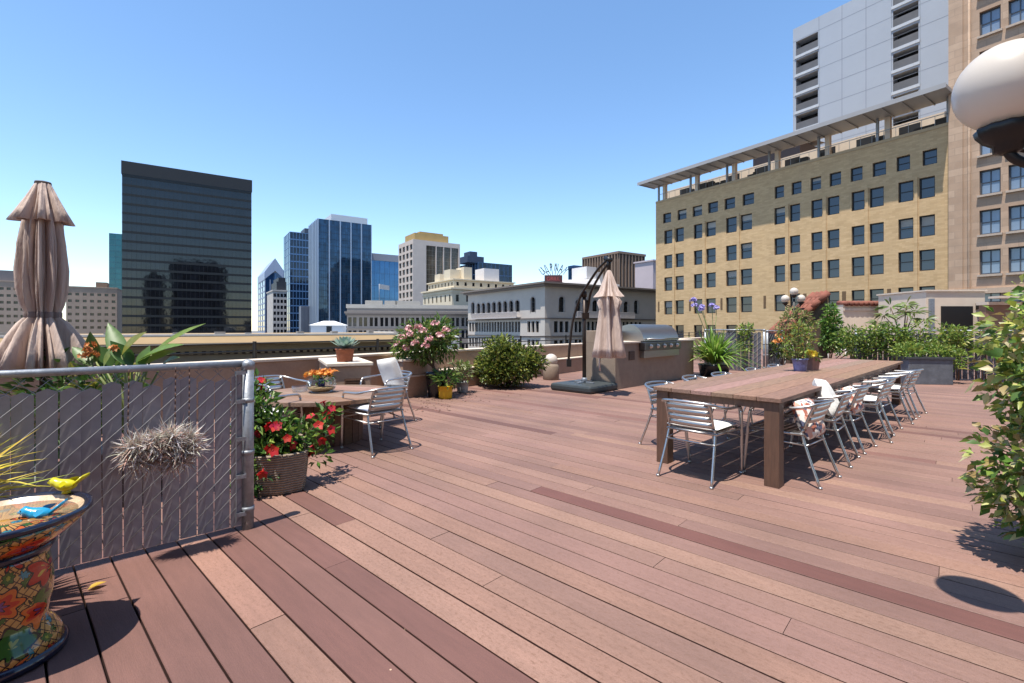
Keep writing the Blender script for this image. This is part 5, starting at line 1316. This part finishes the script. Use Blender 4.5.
def trumpet(mb,p,d,s,cols):
    d=Vector(d).normalized(); u_=d.cross(Vector((.2,.1,1))).normalized(); v_=d.cross(u_)
    for k in range(5):
        a=2*math.pi*k/5; mb.leaf(Vector(p)+d*s*.3,u_*math.cos(a)+v_*math.sin(a)+d*.35,s,s*.95,jit(rnd.choice(cols),.12),.2,.1,3,up=d)
    mb.tube([Vector(p)-d*s*.8,Vector(p)+d*s*.35],[s*.08,s*.22],6,col=cols[0])
for _ in range(36):
    c_,r_=rnd.choice(fol); d=Vector((rnd.gauss(0,.8),rnd.gauss(-.8,.5),rnd.gauss(.3,.5))).normalized()
    trumpet(b,Vector(c_)+Vector((d.x*r_[0],d.y*r_[1],d.z*r_[2]))*1.02,d,rnd.uniform(.038,.052),[(.42,.008,.012),(.52,.015,.02),(.45,.012,.05),(.5,.03,.012)])
b.build('blossoms',M['petal'],t)
b=stems(MB(),(0,0,.27),[c_ for c_,_ in fol]+[(.42,.3,.6)],.006,.04); b.build('stems',M['bark'],t)

# closed taupe umbrella at the left, behind the fence
ul_=Vector((ux(43,4.25),4.25,0)); t=thing('closed_umbrella','closed taupe market umbrella tied with a strap behind the fence','umbrella',ul_,R(30))
def zu(v): return zz(v,4.25)
b=MB(); b.tube([(0,0,.05),(0,0,zu(184))],.025,10); b.build('pole',M['bronze'],t)
b=MB(); b.lathe([(.3,0),(.3,.06),(.08,.09),(.05,.3)],24); b.build('base',M['charcoal'],t)
def fold2(prof,amps,nf,ph,n=96,lean=0):
    m_=MB()
    def fn(a,i,z):
        w_=nf*a+ph+.7*math.sin(2*a)+.35*math.sin(3.1*z+a); return 1+amps[i]*(1.5*abs(math.sin(w_*.5))-.95)*1.25+amps[i]*.42*math.sin((2*nf+3)*a+1.3*ph+2.6*z)+amps[i]*.16*math.sin((4*nf+1)*a-5*z)+.06*math.sin(2*a+1.2*z)
    m_.lathe(prof,n,(0,0,0),fn,caps=False); return m_
b=fold2([(.05,zu(183)),(.068,zu(188)),(.095,zu(198)),(.13,zu(211)),(.158,zu(222)),(.15,zu(222.5)),(.1,zu(212))],[.02,.12,.28,.38,.46,.46,.3],7,.4,n=160); b.build('canopy_top',M['fabric'],t)
b=MB(); b.lathe([(.001,zu(181)+.005),(.055,zu(182)),(.058,zu(184))],24); b.build('finial',mat('grey_cap',lin((90,84,82)),.7),t)
b=fold2([(.09,zu(210)),(.112,zu(226)),(.122,zu(245)),(.127,zu(270)),(.122,zu(290)),(.108,zu(305)),(.096,zu(313)),(.096,zu(317)),(.13,zu(323)),(.18,zu(336)),(.225,zu(351)),(.262,zu(367)),(.24,zu(368)),(.15,zu(350))],[.22,.3,.36,.38,.38,.34,.26,.26,.32,.34,.36,.4,.4,.34],11,1.1,n=200); b.build('canopy',M['fabric'],t)
b=fold2([(.104,zu(318)),(.107,zu(317)),(.107,zu(313)),(.104,zu(312))],[.2]*4,11,1.1,n=140); b.build('strap',mat('taupe_strap',lin((150,134,130)),.9),t)

# large-leaved plant behind the fence
lp=Vector((-3.0,3.75,0)); t=thing('broadleaf_plant','big glossy paddle-leaved plant with orange blooms behind the slatted fence','plant',lp)
b=pot(MB(),.2,.26,.45); b.build('pot',M['dark_pot'],t)
b=MB(); b.lathe([(.24,.4),(.001,.42)],16,caps=False); b.build('soil',M['soil'],t)
b=MB(); st=MB()
def bigleaf(p,d,L_,W_,col,bend): 
    b.leaf(p,d,L_,W_,col,bend,.35,7,up=(0.1,-.6,1)); st.tube([(0,0,.42),(Vector((0,0,.5))+Vector(p))/2+Vector((0,0,.06)),p],[.012,.01,.007],6)
Yl=3.75
def lp_(u,v,dy=0): q=P(u,v,Yl+dy); return Vector((q.x-lp.x,q.y-lp.y,q.z))
for (u0,v0,u1,v1,W_,c_,be) in ((124,364,108,322,.13,(.08,.15,.03),.05),(96,362,90,331,.1,(.09,.16,.03),.05),(122,355,147,331,.13,(.2,.22,.04),.1),(152,354,206,322,.10,(.16,.24,.04),.12),(138,362,184,343,.12,(.12,.2,.03),.15),(146,364,178,350,.12,(.24,.26,.06),.2),(132,366,110,340,.12,(.05,.11,.02),.1),(92,366,72,346,.1,(.08,.15,.03),.1),(112,366,98,345,.11,(.06,.12,.025),.1),(160,368,180,356,.1,(.1,.17,.03),.2),(104,366,118,344,.1,(.15,.2,.04),.1),(140,370,150,345,.1,(.08,.15,.03),.1)):
    a_=lp_(u0,v0,rnd.uniform(-.1,.1)); c2=lp_(u1,v1,rnd.uniform(-.15,.15)); d=c2-a_; d.z+=d.length*be*.9
    bigleaf(a_,d,d.length,W_,jit(c_,.1),be)
b.build('leaves',M['leaf'],t); st.build('stems',mat('green_stalk',lin((120,130,70)),.6,var=.2),t)
for u,v in ((88,351),(94,355),(114,350),(83,356),(91,346)):
    b=MB(); flowerhead(b,lp_(u,v,-.1),.03,6,[(.6,.2,.05),(.65,.28,.1),(.5,.22,.08)],.026); b.build('bloom',M['petal'],t)
lp2=Vector((-4.0,4.35,0)); t=thing('leafy_shrub','low green shrub at the foot of the closed taupe umbrella','shrub',lp2)
b=blobleaves(MB(),[((0,0,.6),(.5,.4,.55)),((.25,0,.8),(.3,.3,.32))],900,.1,.05,GRN+[(.3,.3,.06)],.4,.2); b.build('foliage',M['leaf'],t)
b=stems(MB(),(0,0,0),[(rnd.uniform(-.3,.3),rnd.uniform(-.2,.2),.8) for _ in range(9)],.01); b.build('stems',M['bark'],t)

# ------------------------------------------------------------------ street lamps
def lamp(label,pos,globes,h,gr_,scale=1.0,cat='lamp'):
    t=thing('globe_lamp',label,cat,pos)
    b=MB(); b.lathe([(.16*scale,0),(.16*scale,.1),(.12*scale,.14),(.1*scale,.4),(.06*scale,.5),(.055*scale,h*.6),(.045*scale,h)],20); b.build('post',M['black'],t)
    for (x,y,z) in globes:
        b=MB()
        if abs(x)+abs(y)>.01:
            b.tube(arc([(0,0,z-gr_-.38),(x*.3,y*.3,z-gr_-.2),(x*.62,y*.62,z-gr_-.19),(x*.9,y*.9,z-gr_-.14),(x,y,z-gr_-.09),(x,y,z-gr_-.03)],6),.026*scale,8)
            for kk in (-.035,.035): b.tube(arc([(x*.25,y*.25+kk,z-gr_-.24),(x*.5,y*.5+kk,z-gr_-.13),(x*.75,y*.75+kk,z-gr_-.10),(x*.97,y*.97+kk,z-gr_-.05)],5),.014*scale,6)
            b.tube(arc([(x*.5,y*.5,z-gr_-.2),(x*.72,y*.72,z-gr_-.29),(x*.6,y*.6,z-gr_-.33),(x*.5,y*.5,z-gr_-.27)],5),.013*scale,6)
        b.lathe([(.03*scale,z-gr_-.10),(.06*scale,z-gr_-.09),(.062*scale,z-gr_-.065),(.1*scale,z-gr_-.045),(.128*scale,z-gr_-.016),(.136*scale,z-gr_+.006),(.128*scale,z-gr_+.014),(.1*scale,z-gr_+.005)],22,(x,y,0),lambda a,i,zz_:1+.05*math.cos(11*a))
        ar_=b.build('arm',M['black'],t)
        b=MB(); b.ball((x,y,z),gr_,36,22); b.build('globe',M['white_globe'],ar_)
    return t
lamp('big black lamp post with white globes beside the leafy shrub, only one globe in view',(2.40,1.72,0),[(-.425,.17,2.31),(.42,-.1,2.31),(0,0,2.66)],2.45,.168,.72)
lamp('distant three-globe black lamp post in front of the yellow brick building',(ux(794,18),18,0),[(-.36,-.05,zz(299,18)),(.3,.05,zz(298.5,18)),(0,0,zz(291.5,18))],zz(296,18)-.1,.145,.8)

# leafy shrub at the right edge
sb=Vector((3.13,2.72,0)); t=thing('variegated_shrub','tall glossy yellow-green shrub at the photo\'s right edge by the lamp','shrub',sb)
VG=[(.28,.34,.06),(.20,.28,.05),(.38,.40,.10),(.10,.19,.03),(.07,.14,.025),(.45,.40,.2),(.3,.22,.08)]
bl=[((-.12,-.02,1.32),(.26,.26,.22)),((-.2,-.05,1.1),(.28,.25,.18)),((-.02,0,.95),(.3,.3,.25)),((-.22,-.05,.62),(.27,.26,.2)),((-.1,-.02,.42),(.32,.3,.22)),((.05,0,.25),(.32,.3,.2)),((.25,.1,.9),(.3,.3,.6)),((-.3,-.1,.8),(.1,.1,.08)),((-.3,0,.38),(.12,.1,.1)),((0,0,1.55),(.2,.2,.12))]
b=MB(); blobleaves(b,bl,4300,.07,.042,VG,.5,.25,.3,2); b.build('foliage',M['leaf'],t)
b=stems(MB(),(.05,0,0),[(c_[0],c_[1],c_[2]) for c_,_ in bl]+[(.1,.1,1.4),(-.2,-.1,1.2)],.012,.1); b.build('stems',M['bark'],t)

# ------------------------------------------------------------------ far right planting and furniture
pz=G(927,384); 
t=thing('zinc_planter','weathered rectangular zinc planter standing at the far end of the long table','planter',(pz.x-.62,pz.y-.05,0),R(-8))
b=MB(); b.box(.12,1.08,0,.45,0,.6); b.build('box',M['planter'],t,bev=.01)
b=MB(); b.box(.09,1.11,-.03,.48,.602,.65); b.build('rim',mat('dark_zinc_rim',lin((64,66,72)),.5,var=.2),t)
b=blobleaves(MB(),[((.3,.3,.78),(.4,.3,.2)),((.9,.3,.78),(.35,.3,.18)),((1.35,.3,.6),(.25,.25,.25))],900,.1,.05,LIME,.45,.3); b.build('foliage',M['leaf'],t)
def creeper(label,A,B,n,cols,h0,h1,dn=.25,name='creeper'):
    A=Vector(A);B=Vector(B); t=thing(name,label,'climbing plant',A); b=MB(); st=MB(); q=random.Random(n)
    bl=[]
    for k in range(14):
        s=q.random(); p=(B-A)*s; bl.append(((p.x+q.uniform(-.1,.1),p.y+q.uniform(-.1,.1),q.uniform(h0,h1)),(q.uniform(.2,.45),dn,q.uniform(.12,.3))))
    blobleaves(b,bl,n,.1,.05,cols,.5,.2); b.build('foliage',M['leaf'],t)
    for c_,r_ in bl: st.tube([(c_[0],c_[1],0),(c_[0]+q.uniform(-.1,.1),c_[1],c_[2]*.6),c_],[.012,.01,.006],5)
    st.build('stems',M['bark'],t); return t
creeper('yellow-green creeper climbing over the grey fence behind the zinc planter',(10.1,13.15,0),(12.2,11.6,0),1500,LIME+[(.2,.28,.05),(.36,.36,.1)],.8,1.4)
creeper('bushy green creeper on the fence end beyond the long table',(9.6,13.5,0),(10.6,12.8,0),1900,LIME+LIME+GRN,.45,1.35,.35)
creeper('reddish creeper with dry tips along the fence near the right edge',(12.3,11.45,0),(14,10.2,0),1500,[(.28,.2,.08),(.2,.22,.06),(.32,.3,.1),(.3,.14,.08)],.9,1.4)
# small feathery tree
fp=Vector((ux(903,14.6),14.6,0)); t=thing('feathery_tree','small feathery tree with a spreading crown behind the creeper fence','tree',fp)
b=MB(); tips=[(-.6,0,1.75),(-.3,.1,2.0),(.1,0,2.05),(.45,.1,1.85),(-.75,0,1.5),(.6,-.1,1.6),(0,-.2,1.8)]
for q in tips: b.tube([(0,0,0),(rnd.uniform(-.05,.05),0,.8),(q[0]*.4,q[1]*.5,1.35),q],[.04,.035,.022,.008],6)
b.build('trunk',M['bark'],t)
b=MB()
for q in tips:
    for _ in range(26):
        d=Vector((rnd.gauss(0,1),rnd.gauss(0,1),rnd.uniform(-.3,.5))).normalized(); b.leaf(Vector(q)+d*.08,d,rnd.uniform(.2,.4),.06,jit(rnd.choice([(.16,.22,.06),(.12,.18,.05),(.22,.26,.09)])),.35,.1,3)
b.build('crown',M['leaf'],t)
# creeper by the tile roof
cp=Vector((ux(830,17.6),17.6,0)); t=thing('tall_creeper','dense bright green creeper climbing beside the red tile roof','climbing plant',cp)
b=blobleaves(MB(),[((.05,0,1.5),(.35,.3,.55)),((.15,0,.9),(.5,.3,.45)),((0,.0,2.05),(.22,.2,.2)),((.9,0,.75),(.5,.3,.3)),((1.5,0,.8),(.5,.3,.28))],2600,.13,.07,[(.1,.22,.04),(.16,.3,.05),(.06,.13,.025),(.22,.34,.07)],.45,.2); b.build('foliage',M['leaf'],t)
b=stems(MB(),(0,0,0),[(.05,0,1.6),(.3,0,1.0),(.9,0,.8),(1.5,0,.8),(0,0,2.0)],.02); b.build('stems',M['bark'],t)
# leggy shrub and orange flowers by the lamp
sp2=Vector((ux(797,14.2),14.2,0)); t=thing('leggy_shrub','leggy shrub with pale pink and green leaves in front of the lamp post','shrub',sp2)
tips=[(-.3,0,1.6),(-.1,.1,1.8),(.2,0,1.7),(.4,0,1.45),(-.45,0,1.3),(.1,-.1,1.35),(.0,0,1.1),(-.2,0,.9),(.25,0,.95)]
b=stems(MB(),(0,0,0),tips,.015,.1); b.build('stems',M['bark'],t)
b=blobleaves(MB(),[(q,(.22,.2,.17)) for q in tips],800,.11,.055,[(.2,.25,.07),(.14,.2,.05),(.32,.3,.12),(.36,.24,.14)],.5,.3); b.build('foliage',M['leaf'],t)
of=Vector((ux(783,14.8),14.8,0)); t=thing('orange_shrub','shrub covered in orange blooms at the end of the slatted fence','shrub',of)
b=stems(MB(),(0,0,0),[(rnd.uniform(-.3,.3),0,rnd.uniform(.6,1)) for _ in range(8)],.012,.05); b.build('stems',M['bark'],t)
b=blobleaves(MB(),[((0,0,.75),(.42,.25,.35))],380,.12,.05,GRN+LIME,.5,.3); b.build('foliage',M['leaf'],t)
b=MB()
for _ in range(34): flowerhead(b,(rnd.uniform(-.38,.3),rnd.uniform(-.28,-.05),rnd.uniform(.85,1.12)),.05,4,[(.7,.22,.04),(.78,.32,.08),(.7,.4,.15)],.05)
b.build('blossoms',M['petal'],t)
# small plant on top of the fence
tpn=Vector((ux(755,14.3),14.3,0)); t=thing('fence_shrub','small lime shrub peeping over the slatted fence','shrub',tpn)
b=blobleaves(MB(),[((0,.6,1.3),(.26,.2,.2)),((0,.6,.9),(.2,.2,.4))],260,.12,.06,LIME,.5,.3); b.build('foliage',M['leaf'],t)
b=stems(MB(),(0,.6,0),[(-.1,.6,1.3),(.1,.6,1.25),(0,.6,1.35)],.012); b.build('stems',M['bark'],t)
# far table with white chairs
ft=Vector((ux(838,20.5),20.5,0)); t=thing('far_table','dark round-cornered table beyond the fence opening, seen edge on','table',ft)
b=MB(); b.box(-1.0,1.0,-.5,.5,.72,.76); b.build('tabletop',mat('dark_tabletop',lin((70,70,74)),.4,var=.15),t,bev=.02)
for sx in (-.85,.85):
    for sy in (-.4,.4):
        b=MB(); b.box(sx-.03,sx+.03,sy-.03,sy+.03,0,.7195); b.build('leg',M['black'],t)
def wchair(label,u,Y,rz):
    t=thing('white_chair',label,'chair',(ux(u,Y),Y,0),rz,'white chairs around the far table'); wm=M['white_cloth']
    b=MB(); b.box(-.24,.24,-.23,.23,.43,.47); b.build('seat',wm,t,bev=.02)
    b=MB(); b.box(-.24,.24,-.27,-.235,.6,.72); b.tube(arc([(-.24,-.25,.45),(-.27,-.25,.6),(-.2,-.26,.74),(.2,-.26,.74),(.27,-.25,.6),(.24,-.25,.45)],5),.016,6); b.build('backrest',wm,t)
    for sx in (-1,1):
        for sy in (-1,1):
            b=MB(); b.tube([(sx*.22,sy*.2,.43),(sx*.25,sy*.26,0)],.015,6); b.build('leg',wm,t)
    return t
wc=wchair('white chair at the left end of the far dark table',820,19.6,R(160)); 
dup(wc,(ux(846,19.6),19.6,0),R(190),'white chair at the right end of the far dark table','white chairs around the far table')
dup(wc,(ux(782,16.2),16.2,0),R(120),'white chair alone by the orange flowering shrub','white chairs around the far table')

# dry leaves and petals swept under the flowering shrub
b=MB(); q=random.Random(9)
for _ in range(150):
    u=q.gauss(430,34); v=q.uniform(396,412) if u<450 else q.uniform(392,402)
    p=G(u,v); b.leaf(p+Vector((0,0,.004)),(q.gauss(0,1),q.gauss(0,1),q.uniform(0,.15)),q.uniform(.03,.06),q.uniform(.015,.03),jit(q.choice([lin((88,60,44))[:3],lin((120,84,56))[:3],lin((176,120,112))[:3],lin((70,52,40))[:3]]),.2),.05,.2,up=(0,0,1))
b.build('leaf_litter',M['petal'],kind='stuff')
